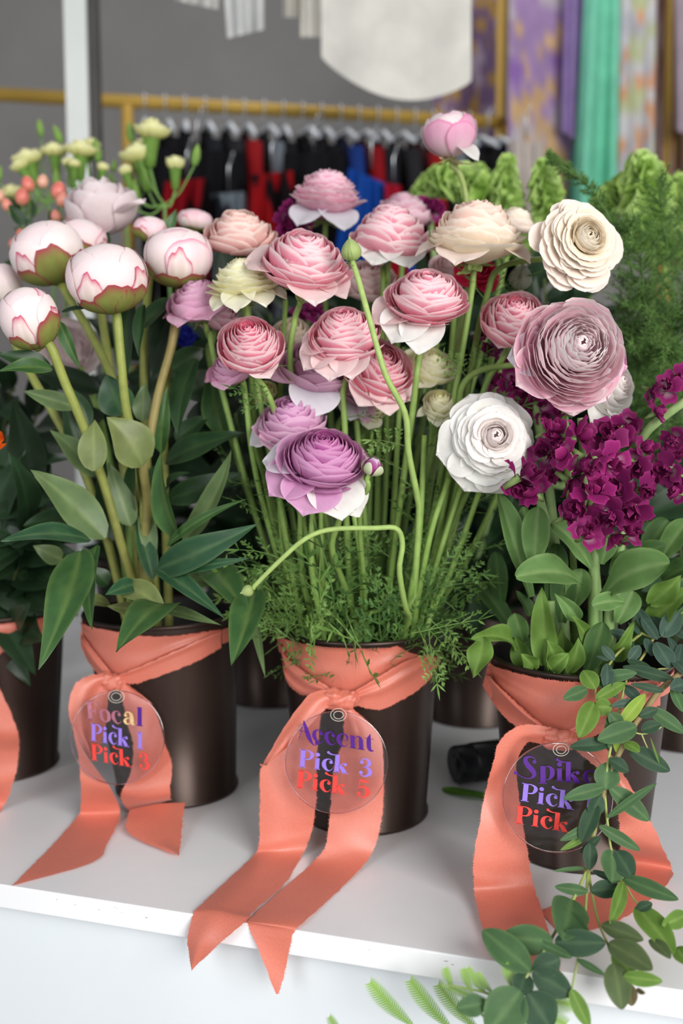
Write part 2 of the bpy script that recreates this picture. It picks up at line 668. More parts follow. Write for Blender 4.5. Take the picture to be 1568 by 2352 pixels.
def calyx(parent, c, axis, R, zb, seed, n=5, col_=(.28, .38, .12), L=.5):
    rr = random.Random(seed)
    mb = MB()
    Mx = frame(axis)
    b = c - axis.normalized() * zb * R
    mb.lathe([(0.001, -.13 * R), (.07 * R, -.12 * R), (.12 * R, -.04 * R), (.13 * R, .04 * R), (.05 * R, .1 * R)], Matrix.Translation(b) @ Mx.to_4x4(), 12, col_)
    for i in range(n):
        a = i * 2 * PI / n + rr.uniform(-.3, .3)
        dd = Mx @ Vector((math.cos(a), math.sin(a), rr.uniform(-.5, .15)))
        leaf(None, b, b + dd * R * L, R * .3, bend=-.2, fold=.2, c=col_, c2=(.55, .55, .28), seed=seed + i, face=axis, mb=mb, wavy=.1)
    mb.build('calyx', M_SOFTLEAF, parent)


# ------------------------------------------------------------------ buckets
class Bucket:
    def __init__(s, c, rt=.087, rb=.0685, h=.2, lean=0.):
        s.c, s.rt, s.rb, s.h, s.lean = Vector((c[0], c[1], 0)), rt, rb, h, lean

    def rad(s, z):
        return lerp(s.rb, s.rt, z / s.h)

    def ctr(s, z):
        return Vector((s.c.x - s.lean * z, s.c.y, 0))

    def on(s, px, py, off=.0015):
        r = ray(px, py)
        a2 = r.x * r.x + r.y * r.y
        z = .1
        for _ in range(8):
            ct = s.ctr(z)
            ox, oy = C.x - ct.x, C.y - ct.y
            b = ox * r.x + oy * r.y
            R = s.rad(z) + off
            cc = ox * ox + oy * oy - R * R
            D = b * b - a2 * cc
            t = (-b - math.sqrt(D)) / a2 if D > 0 else -b / a2
            z = max(0, min(s.h + .02, C.z + r.z * t))
        return C + r * t


def make_bucket(c, label, lean=0., group=None, rt=.087, rb=.0685, h=.2):
    B = Bucket(c, lean=lean, rt=rt, rb=rb, h=h)
    t = thing('flower_bucket', B.c, label, 'bucket', group)
    sh = Matrix(((1, 0, -lean, B.c.x), (0, 1, 0, B.c.y), (0, 0, 1, 0), (0, 0, 0, 1)))
    h = B.h
    mb = MB()
    mb.lathe([(0, .001), (rb + .0015, .001), (rb + .0022, .002), (rb + .0022, .005), (rb, .0065), (lerp(rb, rt, .5), h * .5), (rt - .0003, h - .004)], sh, 64)
    mb.build('body', M_BUCKET, t)
    mb = MB()
    mb.lathe([(rt - .0005, h - .005), (rt + .0014, h - .0045), (rt + .002, h - .002), (rt + .0012, h), (rt - .0008, h), (rt - .0012, h - .004)], sh, 64)
    mb.build('rim', M_BUCKET, t)
    mb = MB()
    mb.lathe([(rt - .0014, h - .002), (rb - .001, .02), (0, .019)], sh, 48)
    mb.build('lining', M_BUCKETIN, t)
    mb = MB()
    mb.lathe([(rb + .012, .14), (0, .14)], sh, 32)
    mb.build('water', M_WATER, t)
    return B, t


# ------------------------------------------------------------------ ribbon sheets
def sheet(mb, A, Bq, n=40, m=9, bump=None, jag=.0006, fringe=True, seed=0, fr=(True, True)):
    """A, Bq: lists of points (left edge, right edge). bump(u,t)->offset along normal"""
    rr = random.Random(seed)
    a = catmull(A, n)
    b = catmull(Bq, n)
    rows = []
    for i in range(n):
        t = i / (n - 1)
        row = []
        ta = ((a[min(i + 1, n - 1)] - a[max(i - 1, 0)]) + (b[min(i + 1, n - 1)] - b[max(i - 1, 0)]))
        w = b[i] - a[i]
        nn = ta.cross(w)
        nn = nn.normalized() if nn.length > 1e-9 else Vector((0, 0, 1))
        if nn.dot(C - a[i]) < 0:
            nn = -nn
        for j in range(m):
            u = j / (m - 1)
            p = a[i].lerp(b[i], u)
            if bump:
                p = p + nn * bump(u, t)
            if j in (0, m - 1):
                p = p + w.normalized() * rr.uniform(-jag, jag) if w.length > 1e-6 else p
            row.append(p)
        rows.append(row)
    mb.grid(rows)
    if fringe:
        for e, sgn in ((0, -1), (m - 1, 1)):
            if not fr[0 if e == 0 else 1]:
                continue
            for i in range(n - 1):
                w = rows[i][m - 1] - rows[i][0]
                if w.length < .004:
                    continue
                w = w.normalized() * sgn
                p0, p1 = rows[i][e], rows[i + 1][e]
                seg = (p1 - p0).length
                k = max(2, int(seg / .0011))
                for q in range(k):
                    s0 = p0.lerp(p1, (q + rr.random() * .7) / k)
                    s1 = s0 + (p1 - p0).normalized() * .0005
                    tip = s0 + w * rr.uniform(.0006, .0024) + (p1 - p0).normalized() * rr.uniform(-.001, .001) + Vector((0, 0, 1)) * rr.uniform(-.0003, .0004)
                    x = mb.vert(s0 - w * .0004)
                    y = mb.vert(s1 - w * .0004)
                    z = mb.vert(tip)
                    mb.f.append((x, y, z))
    return rows


# ------------------------------------------------------------------ lettering
def G(ch):
    """strokes of one letter: list of ('s', points(x,y,w)) or ('d', x, y, r); returns strokes, advance"""
    st = lambda x, y0, y1, w=.16: [('s', [(x, y0, w), (x, y1, w)])]
    foot = lambda x, y, w=.25, h=.03: [('b', x - w / 2, y, x + w / 2, y + h)]
    if ch == 'P':
        return st(.14, 0, .72, .17) + foot(.14, 0, .27) + [('b', 0, .69, .22, .72)] + [('s', [(.18, .705, .03), (.36, .69, .05), (.47, .6, .12), (.47, .5, .13), (.38, .37, .06), (.18, .34, .03)])], .56
    if ch == 'i':
        return st(.1, 0, .46, .15) + foot(.1, 0, .23) + [('b', 0, .435, .1, .46), ('d', .1, .6, .08)], .24
    if ch == 'c':
        return [('d', .34, .37, .065), ('s', [(.39, .38, .03), (.34, .46, .03), (.22, .485, .04), (.1, .38, .12), (.09, .2, .15), (.2, .04, .08), (.32, .03, .03), (.41, .13, .015)])], .42
    if ch == 'k':
        return st(.12, 0, .72, .16) + foot(.12, 0, .24) + [('s', [(.16, .24, .03), (.3, .36, .03), (.38, .38, .03)]), ('d', .42, .36, .062), ('s', [(.2, .3, .05), (.3, .2, .14), (.42, .02, .16)]), ('b', .3, 0, .56, .03),
                ('s', [(.1, .705, .03), (-.06, .69, .04), (-.2, .73, .07)]), ('d', -.22, .755, .05)], .56
    if ch == 'l':
        return st(.1, 0, .74, .15) + foot(.1, 0, .23) + [('b', 0, .71, .1, .74)], .24
    if ch == '1':
        return st(.14, 0, .70, .16) + foot(.14, 0, .26) + [('s', [(.14, .69, .05), (.05, .63, .04), (.0, .62, .02)])], .34
    if ch == '3':
        return [('d', .1, .56, .07), ('s', [(.06, .6, .03), (.13, .7, .04), (.26, .71, .05), (.37, .62, .12), (.37, .5, .12), (.27, .4, .05), (.16, .375, .03)]),
                ('s', [(.18, .375, .03), (.3, .36, .06), (.41, .27, .13), (.41, .14, .14), (.28, .02, .06), (.14, .02, .04), (.05, .1, .03)]), ('d', .09, .14, .07)], .5
    if ch == '5':
        return [('s', [(.08, .66, .09), (.42, .66, .09)]), ('s', [(.1, .68, .035), (.08, .36, .03)]), ('s', [(.08, .36, .03), (.22, .43, .06), (.38, .36, .12), (.42, .2, .15), (.3, .03, .06), (.14, .02, .04), (.05, .1, .03)]), ('d', .09, .14, .07)], .5
    if ch == 'A':
        return [('s', [(.17, .74, .02), (.08, .42, .02), (-.04, .05, .02)]), ('s', [(.16, .76, .03), (.24, .45, .15), (.34, .12, .16), (.48, -.1, .04), (.58, -.1, .03)]), ('d', .6, -.02, .07), ('s', [(-.05, .36, .02), (.3, .34, .02)])], .42
    if ch == 'e':
        return [('s', [(.08, .25, .018), (.4, .25, .018)]), ('s', [(.41, .25, .03), (.4, .4, .10), (.3, .48, .04), (.18, .47, .05), (.1, .36, .12), (.09, .2, .15), (.2, .04, .08), (.32, .03, .03), (.42, .12, .015)])], .46
    if ch == 'n':
        return st(.12, 0, .48, .16) + foot(.12, 0, .24) + [('s', [(.18, .36, .02), (.28, .46, .03), (.38, .45, .08), (.42, .34, .15), (.42, 0, .16)])] + foot(.42, 0, .24), .56
    if ch == 't':
        return [('s', [(.2, .64, .02), (.16, .52, .10), (.13, .4, .16), (.13, .12, .16), (.2, .02, .09), (.3, .03, .02)]), ('b', -.02, .45, .32, .47)], .34
    if ch == 'S':
        return [('d', .43, .6, .065), ('s', [(.47, .64, .03), (.4, .74, .04), (.26, .76, .06), (.14, .66, .13), (.2, .48, .17), (.36, .3, .18), (.42, .14, .13), (.3, .01, .05), (.12, .01, .03), (-.06, .08, .03), (-.14, .14, .03)]), ('d', -.17, .15, .065)], .54
    if ch == 'p':
        return st(.14, -.12, .48, .17) + foot(.14, -.14, .28) + [('s', [(.18, .42, .02), (.3, .49, .04), (.42, .4, .13), (.43, .2, .15), (.32, .03, .04), (.18, .05, .02)])], .55
    if ch == 'F':
        return st(.14, 0, .72, .17) + foot(.14, 0, .27) + [('b', 0, .685, .46, .72), ('b', .42, .58, .46, .72), ('b', .14, .34, .40, .39), ('b', .36, .26, .40, .47)], .5
    if ch == 'o':
        return [('s', [(.24, .49, .03), (.11, .40, .12), (.09, .24, .15), (.12, .1, .12), (.24, .0, .03), (.37, .1, .12), (.4, .24, .15), (.37, .4, .12), (.24, .49, .03)])], .48
    if ch == 'a':
        return [('d', .12, .36, .06), ('s', [(.08, .38, .03), (.16, .48, .04), (.28, .48, .06), (.36, .38, .14), (.37, .1, .15), (.46, .02, .04)]), ('s', [(.36, .28, .02), (.16, .24, .05), (.09, .12, .12), (.18, .02, .05), (.34, .1, .02)])], .5
    return [], .3


def write(text, parent, o, X, Y, size, m, slant=0., name='lettering'):
    """text flat in the plane o + X*x + Y*y"""
    mb = MB()
    cur = 0.
    nrm = X.cross(Y).normalized()

    def pt(x, y):
        return o + X * ((cur + x + slant * y) * size) + Y * (y * size)

    def pipes(pl):
        vs = [Vector(p) for p in pl]
        q = catmull(vs, 5 * (len(vs) - 1) + 1) if len(vs) > 2 else vs
        rows = []
        for i, p in enumerate(q):
            ta = (q[min(i + 1, len(q) - 1)] - q[max(i - 1, 0)])
            ta = Vector((ta.x, ta.y)).normalized()
            nx, ny = -ta.y, ta.x
            w = max(.015, p.z) / 2
            rows.append([pt(p.x + nx * w, p.y + ny * w), pt(p.x - nx * w, p.y - ny * w)])
        mb.grid(rows)
    for ch in text:
        if ch == ' ':
            cur += .34
            continue
        st, adv = G(ch)
        for s in st:
            if s[0] == 's':
                pipes(s[1])
            elif s[0] == 'b':
                _, x0, y0, x1, y1 = s
                mb.grid([[pt(x0, y0), pt(x1, y0)], [pt(x0, y1), pt(x1, y1)]])
            else:
                _, x, y, r = s
                ctr = mb.vert(pt(x, y))
                ids = [mb.vert(pt(x + r * math.cos(a * PI / 8), y + r * math.sin(a * PI / 8))) for a in range(16)]
                for k in range(16):
                    mb.f.append((ctr, ids[k], ids[(k + 1) % 16]))
        cur += adv + .02
    ob = mb.build(name, m, parent, smooth=False)
    return ob, cur * size

# ================================================================== SETTING
_ya, _yb, _yc = S(0, 2030).y, S(640, 2130).y, S(1060, 2199).y
YE = (_ya + _yb + _yc) / 3
XL, XR = -1.6, 1.6
mb = MB()
mb.box(Matrix.Translation((0, YE + .55, -.0115)), XR - XL, 1.10, .023)
o = mb.build('display_shelf', M_SHELF, None, smooth=False, bevel=.0012)
tag(o, 'long white painted board carrying the row of flower buckets', 'shelf')
mb = MB()
mb.box(Matrix.Translation((0, YE + .55, -.023 - .36)), XR - XL, 1.06, .72)
o = mb.build('counter_cabinet', M_CABINET, None, smooth=False, bevel=.002)
tag(o, 'plain white counter front underneath the flower shelf', 'counter')
mb = MB()
mb.box(Matrix.Translation((0, 2.2, -.773)), 9, 9, .06)
structure(mb.build('floor', M_FLOOR, None, smooth=False))
fw = Vector((FWD.x, FWD.y, 0)).normalized()
wallc = P(784, 900, 4.6)
mb = MB()
mb.box(Matrix.Translation((wallc.x, wallc.y, .85)) @ Matrix.Rotation(YAW, 4, 'Z'), 9, .1, 3.2)
structure(mb.build('wall_back', M_WALL, None, smooth=False))

# paint chips along the board's front edge
mb = MB()
rr = random.Random(5)
for px, py, w in ((142, 2052, 5), (190, 2061, 8), (232, 2070, 7), (282, 2071, 10), (340, 2083, 14), (275, 2080, 3), (352, 2090, 3), (285, 2082, 4), (990, 2262, 20), (1008, 2266, 12), (820, 2226, 5)):
    p = S(px, py, -.004)
    p = Vector((p.x, YE - .0016, -.004 - rr.random() * .004))
    for _ in range(1):
        q = p + Vector((rr.uniform(-1, 1) * w / 3000, 0, rr.uniform(-1, 1) * .002))
        a = [q + Vector((math.cos(k) * rr.uniform(.4, 1.2) * w / 9000, 0, math.sin(k) * rr.uniform(.3, 1) * .0004)) for k in (0, 1, 2, 3, 4, 5)]
        ids = [mb.vert(x) for x in a]
        mb.f.append(tuple(ids))
M_CHIP = plain('chipped paint', (.10, .09, .09), .8)
o = mb.build('paint_chips', M_CHIP, None, smooth=False)
tag(o, 'small dark chips in the white paint of the shelf edge', 'paint chips', kind='stuff')

# ================================================================== BUCKETS
B0, t0 = make_bucket(S(2, 1755), 'dark bronze tin bucket at the left edge, beside the peony bucket', lean=.03)
B1, t1 = make_bucket(S(408, 1806), 'dark bronze tin bucket with coral ribbon, holding the peony buds', lean=.085, h=.208)
B2, t2 = make_bucket(S(835, 1860), 'dark bronze tin bucket with coral ribbon, holding the ranunculus', lean=.03, h=.208)
B3, t3 = make_bucket(S(1322, 1937), 'dark bronze tin bucket with coral ribbon, holding the purple stock', h=.197)
B4, t4 = make_bucket(S(1560, 1692), 'dark bronze tin bucket behind the eucalyptus, without a ribbon in sight')
B5, t5 = make_bucket(S(622, 1598), 'dark tin bucket standing behind the gap between peony and ranunculus buckets')
B6, t6 = make_bucket(S(1085, 1640), 'dark tin bucket standing behind the gap between ranunculus and stock buckets')
B7, t7 = make_bucket(S(345, 1555), 'dark tin bucket hidden behind the peony bucket')
B8, t8 = make_bucket(S(-40, 1560), 'dark tin bucket behind the leftmost bucket')
B9, t9 = make_bucket(S(860, 1545), 'dark tin bucket hidden behind the ranunculus bucket')
B10, t10 = make_bucket(S(1360, 1590), 'dark tin bucket hidden behind the stock bucket')


def rs(pts, n):
    v = catmull([Vector((x, y, 0)) for x, y in pts], n)
    return [(p.x, p.y) for p in v]


def wrap_sheet(mb, B, top, bot, off=.002, n=46, m=14, bump=None, seed=0, fr=(True, True)):
    rr = random.Random(seed)
    a, b = rs(top, n), rs(bot, n)
    rows = []
    for i in range(n):
        t = i / (n - 1)
        row = []
        for j in range(m):
            u = j / (m - 1)
            x, y = lerp(a[i][0], b[i][0], u), lerp(a[i][1], b[i][1], u)
            o_ = off + (bump(u, t) if bump else 0)
            p = B.on(x, y, o_)
            p.z = min(p.z, B.h - .006)
            if j in (0, m - 1):
                p = p + Vector((0, 0, rr.uniform(-.0006, .0006)))
            row.append(p)
        rows.append(row)
    mb.grid(rows)
    for e, sg in ((0, 1), (m - 1, -1)):
        if not fr[0 if e == 0 else 1]:
            continue
        for i in range(n - 1):
            p0, p1 = rows[i][e], rows[i + 1][e]
            w = (rows[i][0] - rows[i][m - 1])
            if w.length < .004:
                continue
            w = w.normalized() * sg
            k = max(2, int((p1 - p0).length / .0011))
            for q in range(k):
                s0 = p0.lerp(p1, (q + rr.random()) / k)
                x = mb.vert(s0 - w * .0003)
                y = mb.vert(s0 + (p1 - p0).normalized() * .0005 - w * .0003)
                z = mb.vert(s0 + w * rr.uniform(.0006, .002) + (p1 - p0).normalized() * rr.uniform(-.001, .001))
                mb.f.append((x, y, z))
    return rows


def back_strap(mb, B, pl, pr, zl, zr):
    """the ribbon's way round the far side, from the right silhouette to the left one; z ranges (top, bottom)"""
    cl, cr = B.ctr(.17), B.ctr(.17)
    al = math.atan2(pl.y - cl.y, pl.x - cl.x)
    ar = math.atan2(pr.y - cr.y, pr.x - cr.x)
    if al < ar:
        al += 2 * PI
    rows = []
    for i in range(31):
        t = i / 30
        a = lerp(ar, al, t)
        row = []
        for j in range(5):
            u = j / 4
            z = min(B.h - .008, lerp(lerp(zr[0], zl[0], t), lerp(zr[1], zl[1], t), u))
            r = B.rad(z) + .0025
            ct = B.ctr(z)
            row.append(Vector((ct.x + r * math.cos(a), ct.y + r * math.sin(a), z)))
        rows.append(row)
    mb.grid(rows)


def pt3(x, y, md):
    if md == 's':
        return S(x, y, .0016)
    if isinstance(md, tuple):
        return S(x, y, md[1])
    return P(x, y, md)


def tail(parent, st, bump=None, n=56, seed=0, fr=(True, True), name='tail', m=9):
    mb = MB()
    A = [pt3(s[0], s[1], s[4]) for s in st]
    Q = [pt3(s[2], s[3], s[5] if len(s) > 5 else s[4]) for s in st]
    sheet(mb, A, Q, n=n, m=m, bump=bump, seed=seed, fr=fr)
    return mb.build(name, M_RIBBON, parent)


def knot(parent, px, py, d, w, h, seed):
    """two fabric loops crossing over each other"""
    mb = MB()
    c = P(px, py, d)
    s = d / F
    for q, (dx, dy, a, ww, hh) in enumerate(((0, 2, .15, 1., .62), (-.22, -5, -.5, .6, .6), (.25, 4, .9, .62, .5))):
        cc = c + RGT * (dx * w * s) - UP * (dy * s)
        X = RGT * math.cos(a) + UP * math.sin(a)
        Y = UP * math.cos(a) - RGT * math.sin(a)
        rows = []
        for i in range(17):
            th = PI * i / 16
            row = []
            for j in range(24):
                ph = 2 * PI * j / 24
                r = 1 + .10 * math.sin(ph * 5 + 3 * math.cos(th) + seed + q) + .07 * math.sin(th * 6 + ph * 2 + q * 2)
                row.append(cc + (X * (math.cos(th) * ww * w * .5 * s) + Y * (math.sin(th) * math.cos(ph) * hh * h * .6 * s) - FWD * (math.sin(th) * math.sin(ph) * h * .34 * s)) * r)
            rows.append(row)
        mb.grid(rows, closed=True)
    mb.build('knot', M_RIBBON, parent)


def folds(*rid):
    """rid: (u at t=0, u at t=1, height, width)"""
    def f(u, t):
        z = 0
        for (u0, u1, h, w) in rid:
            z += h * math.exp(-((u - lerp(u0, u1, t)) / w) ** 2)
        return z
    return f


# ---- middle bucket
k2 = depth_of(B2.on(780, 1605)) - .012
rb2 = thing('ribbon', B2.on(780, 1605), 'coral silk ribbon knotted round the ranunculus bucket, both tails hanging over the shelf edge', 'ribbon', 'coral ribbons tied round the buckets')
mb = MB()


def bp2(u, t):
    z = .0008 * math.sin(u * 9 + t * 5)
    e = max(0, 1 - t / .22)
    z += e * .0035 * (math.sin(u * 22 - t * 30) * .5 + .5)
    e = max(0, (t - .8) / .2)
    z += e * .003 * (math.sin(u * 16 + t * 12) * .5 + .5)
    return z


rows = wrap_sheet(mb, B2, [(640, 1452), (665, 1464), (700, 1473), (800, 1480), (880, 1479), (915, 1486), (950, 1503), (1006, 1516)],
                  [(645, 1500), (668, 1530), (705, 1560), (768, 1602), (800, 1602), (884, 1552), (945, 1527), (1006, 1520)], .002, bump=bp2, fr=(True, False))
back_strap(mb, B2, rows[0][0], rows[-1][0], (rows[0][0].z, rows[0][-1].z - .002), (rows[-1][0].z, rows[-1][-1].z - .012))
mb.build('band', M_RIBBON, rb2)
mb = MB()
wrap_sheet(mb, B2, [(643, 1480), (660, 1512), (710, 1552), (748, 1575), (775, 1600)], [(645, 1498), (657, 1562), (690, 1595), (735, 1600), (775, 1615)], .0045,
           bump=lambda u, t: .002 + .0035 * math.exp(-((u - .35) / .2) ** 2) + .003 * math.exp(-((u - .85) / .12) ** 2) + .004 * t, seed=2)
wrap_sheet(mb, B2, [(795, 1600), (840, 1573), (884, 1546), (930, 1520), (975, 1506), (1012, 1512)], [(797, 1618), (825, 1622), (870, 1630), (930, 1604), (981, 1566), (1010, 1520)], .0045,
           bump=lambda u, t: .004 * (1 - t) + .0035 * math.exp(-((u - lerp(.5, .3, t)) / .14) ** 2) + .0025 * math.exp(-((u - .05) / .1) ** 2), seed=3)
mb.build('strap', M_RIBBON, rb2)
knot(rb2, 783, 1606, k2, 78, 56, 1)
tail(rb2, [(755, 1580, 790, 1612, k2), (705, 1600, 752, 1625, k2 - .004), (655, 1668, 722, 1655, k2 - .012), (622, 1722, 672, 1706, k2 - .018), (601, 1762, 606, 1756, k2 - .016)],
     folds((.5, .5, .005, .35)), n=26, seed=11, fr=(False, True))
tail(rb2, [(705, 1605, 738, 1618, k2 + .004), (650, 1690, 731, 1690, k2 + .002), (602, 1760, 727, 1760, k2 - .004), (598, 1821, 727, 1821, k2 - .006), (597, 1880, 722, 1870, .982), (596, 1935, 714, 1915, .980, .984),
           (580, 1970, 692, 1966, 's'), (505, 2040, 652, 2031, 's'), (458, 2084, 584, 2090, ('s', .002), ('s', .003)), (443, 2104, 566, 2113, depth_of(S(443, 2092)) - .006, depth_of(S(560, 2106)) - .012),
           (431, 2158, 503, 2168, depth_of(S(443, 2092)) - .012, depth_of(S(560, 2106)) - .018), (440, 2226, 442, 2226, depth_of(S(443, 2092)) - .014)],
     folds((.0, .5, .003, .3)), n=80, seed=12)
tail(rb2, [(785, 1618, 803, 1622, k2), (790, 1660, 846, 1660, k2 - .002), (786, 1707, 876, 1706, k2 - .004), (768, 1760, 880, 1779, k2 - .008, k2 - .012), (762, 1821, 880, 1840, k2 - .012), (756, 1885, 872, 1900, .974),
           (747, 1945, 850, 1965, .962, .966), (711, 1989, 800, 2023, 's'), (652, 2040, 737, 2082, 's'), (572, 2112, 690, 2124, ('s', .003)), (568, 2120, 672, 2148, depth_of(S(568, 2110)) - .007, depth_of(S(672, 2128)) - .006),
           (600, 2196, 657, 2221, depth_of(S(600, 2115)) - .011), (634, 2283, 638, 2284, depth_of(S(620, 2118)) - .012)],
     lambda u, t: .006 * math.exp(-((t - .12) / .06) ** 2) * math.exp(-((u - .35) / .2) ** 2) + .0025 * math.sin(u * 3.1) * (1 - t), n=84, seed=13)

# ---- peony bucket
k1 = depth_of(B1.on(262, 1565)) - .012
rb1 = thing('ribbon', B1.on(262, 1565), 'coral silk ribbon knotted round the peony bucket, its tails lying on the shelf', 'ribbon', 'coral ribbons tied round the buckets')
mb = MB()
rows = wrap_sheet(mb, B1, [(184, 1420), (215, 1436), (291, 1457), (381, 1462), (450, 1454), (508, 1446)],
                  [(190, 1470), (212, 1505), (255, 1550), (285, 1556), (381, 1510), (508, 1462)], .002,
                  bump=lambda u, t: .001 * math.sin(u * 8 + t * 4) + max(0, 1 - t / .2) * .003 * (math.sin(u * 14) * .5 + .5), fr=(True, False), seed=4)
back_strap(mb, B1, rows[0][0], rows[-1][0], (rows[0][0].z, rows[0][-1].z - .002), (rows[-1][0].z, rows[-1][-1].z - .008))
mb.build('band', M_RIBBON, rb1)
mb = MB()
wrap_sheet(mb, B1, [(270, 1552), (330, 1527), (384, 1503), (440, 1478), (484, 1458), (508, 1450)], [(275, 1568), (310, 1570), (340, 1562), (400, 1540), (455, 1518), (508, 1488)], .0045,
           bump=lambda u, t: .003 * (1 - t) + .0025 * math.exp(-((u - .1) / .15) ** 2), seed=5, fr=(False, True))
wrap_sheet(mb, B1, [(184, 1450), (212, 1490), (240, 1525), (262, 1555)], [(186, 1486), (204, 1522), (228, 1550), (256, 1566)], .004,
           bump=lambda u, t: .004 * math.exp(-((u - .5) / .25) ** 2) + .003 * t, seed=6)
mb.build('strap', M_RIBBON, rb1)
knot(rb1, 258, 1566, k1, 62, 50, 3)
tail(rb1, [(250, 1546, 262, 1580, k1), (205, 1552, 250, 1600, k1 - .008, k1), (172, 1572, 246, 1630, k1 - .016, k1 + .002), (158, 1622, 240, 1680, k1 - .02, k1), (165, 1668, 226, 1720, k1 - .02, k1 - .004), (205, 1741, 210, 1745, k1 - .018)],
     folds((.2, .4, .005, .2), (.8, .7, .003, .15)), n=30, seed=21, fr=(True, False))
tail(rb1, [(165, 1662, 168, 1664, k1 - .022), (172, 1700, 190, 1720, k1 - .024), (181, 1742, 222, 1768, k1 - .026), (186, 1800, 254, 1812, k1 - .028), (186, 1852, 272, 1850, 1.062, 1.066), (176, 1878, 274, 1880, ('s', .004)),
           (122, 1939, 246, 1936, 's'), (78, 1985, 212, 1980, 's'), (29, 2034, 34, 2032, 's')], None, n=60, seed=22)
tail(rb1, [(272, 1570, 296, 1574, k1), (282, 1600, 339, 1609, k1 - .004), (294, 1660, 362, 1652, k1 - .006), (306, 1712, 380, 1712, k1 - .012), (300, 1765, 396, 1757, k1 - .022), (280, 1818, 391, 1812, k1 - .024, k1 - .03),
           (279, 1832, 392, 1838, 1.062, 1.06), (302, 1858, 398, 1846, ('s', .006)), (330, 1866, 412, 1852, ('s', .002))],
     lambda u, t: .004 * math.sin(t * 9 + u * 3), n=56, seed=23)
tail(rb1, [(300, 1862, 424, 1846, ('s', .012), ('s', .018)), (292, 1886, 419, 1884, ('s', .010)), (293, 1912, 416, 1920, ('s', .005)), (330, 1938, 413, 1950, 's'), (398, 1966, 410, 1968, 's')], folds((.5, .4, .004, .5)), n=30, seed=24)

# ---- stock bucket
k3 = depth_of(B3.on(1285, 1699)) - .012
rb3 = thing('ribbon', B3.on(1285, 1699), 'coral silk ribbon knotted round the stock bucket, half covered by eucalyptus leaves', 'ribbon', 'coral ribbons tied round the buckets')
mb = MB()
rows = wrap_sheet(mb, B3, [(1121, 1522), (1148, 1535), (1183, 1545), (1254, 1557), (1335, 1560), (1400, 1558), (1460, 1548), (1516, 1552)],
                  [(1112, 1562), (1150, 1590), (1200, 1628), (1270, 1682), (1300, 1684), (1391, 1640), (1460, 1600), (1516, 1580)], .002,
                  bump=lambda u, t: .001 * math.sin(u * 9 + t * 6) + .0022 * math.exp(-((u - .25 - .5 * t) / .07) ** 2) * max(0, 1 - t * 2.2), fr=(True, False), seed=7)
back_strap(mb, B3, rows[0][0], rows[-1][0], (rows[0][0].z, rows[0][-1].z - .002), (rows[-1][0].z, rows[-1][-1].z - .01))
mb.build('band', M_RIBBON, rb3)
mb = MB()
wrap_sheet(mb, B3, [(1116, 1545), (1160, 1590), (1215, 1640), (1272, 1684)], [(1108, 1574), (1139, 1624), (1180, 1665), (1262, 1700)], .004,
           bump=lambda u, t: .0045 * math.exp(-((u - .15) / .13) ** 2) + .0012 * math.sin(u * 7) + .003 * t, seed=8)
wrap_sheet(mb, B3, [(1295, 1684), (1340, 1655), (1391, 1632), (1450, 1600), (1516, 1570)], [(1300, 1702), (1340, 1698), (1422, 1668), (1480, 1640), (1516, 1618)], .004,
           bump=lambda u, t: .003 * (1 - t) + .003 * math.exp(-((u - .4) / .14) ** 2), seed=9)
mb.build('strap', M_RIBBON, rb3)
knot(rb3, 1285, 1698, k3, 76, 60, 5)
tail(rb3, [(1265, 1672, 1275, 1706, k3), (1215, 1664, 1240, 1708, k3 - .006, k3), (1176, 1674, 1212, 1704, k3 - .016, k3 - .002), (1144, 1706, 1196, 1726, k3 - .024, k3 - .004), (1130, 1755, 1185, 1756, k3 - .026, k3 - .004),
           (1114, 1814, 1189, 1812, .892, .91), (1100, 1892, 1199, 1886, .886, .90), (1087, 1963, 1214, 1975, .884, .90), (1086, 2010, 1222, 2020, .885, .90), (1090, 2060, 1232, 2058, .882, .886), (1113, 2145, 1260, 2140, ('s', .004)),
           (1150, 2205, 1276, 2196, ('s', .006)), (1284, 2238, 1290, 2240, ('s', .006))], folds((.5, .1, .003, .3)), n=84, seed=31)
tail(rb3, [(1300, 1706, 1312, 1700, k3), (1342, 1740, 1392, 1722, k3 - .01, k3 - .004), (1405, 1800, 1447, 1808, k3 - .014), (1422, 1886, 1490, 1880, .895), (1424, 1932, 1520, 1945, .90, .905), (1424, 1960, 1541, 1992, ('s', .02), .93),
           (1424, 1992, 1538, 2022, ('s', .006), ('s', .012)), (1380, 2036, 1470, 2084, ('s', .003)), (1310, 2066, 1390, 2126, 's'), (1240, 2092, 1290, 2150, ('s', .001))],
     lambda u, t: .005 * math.exp(-((t - .25) / .1) ** 2) * math.sin(u * 3), n=80, seed=32)

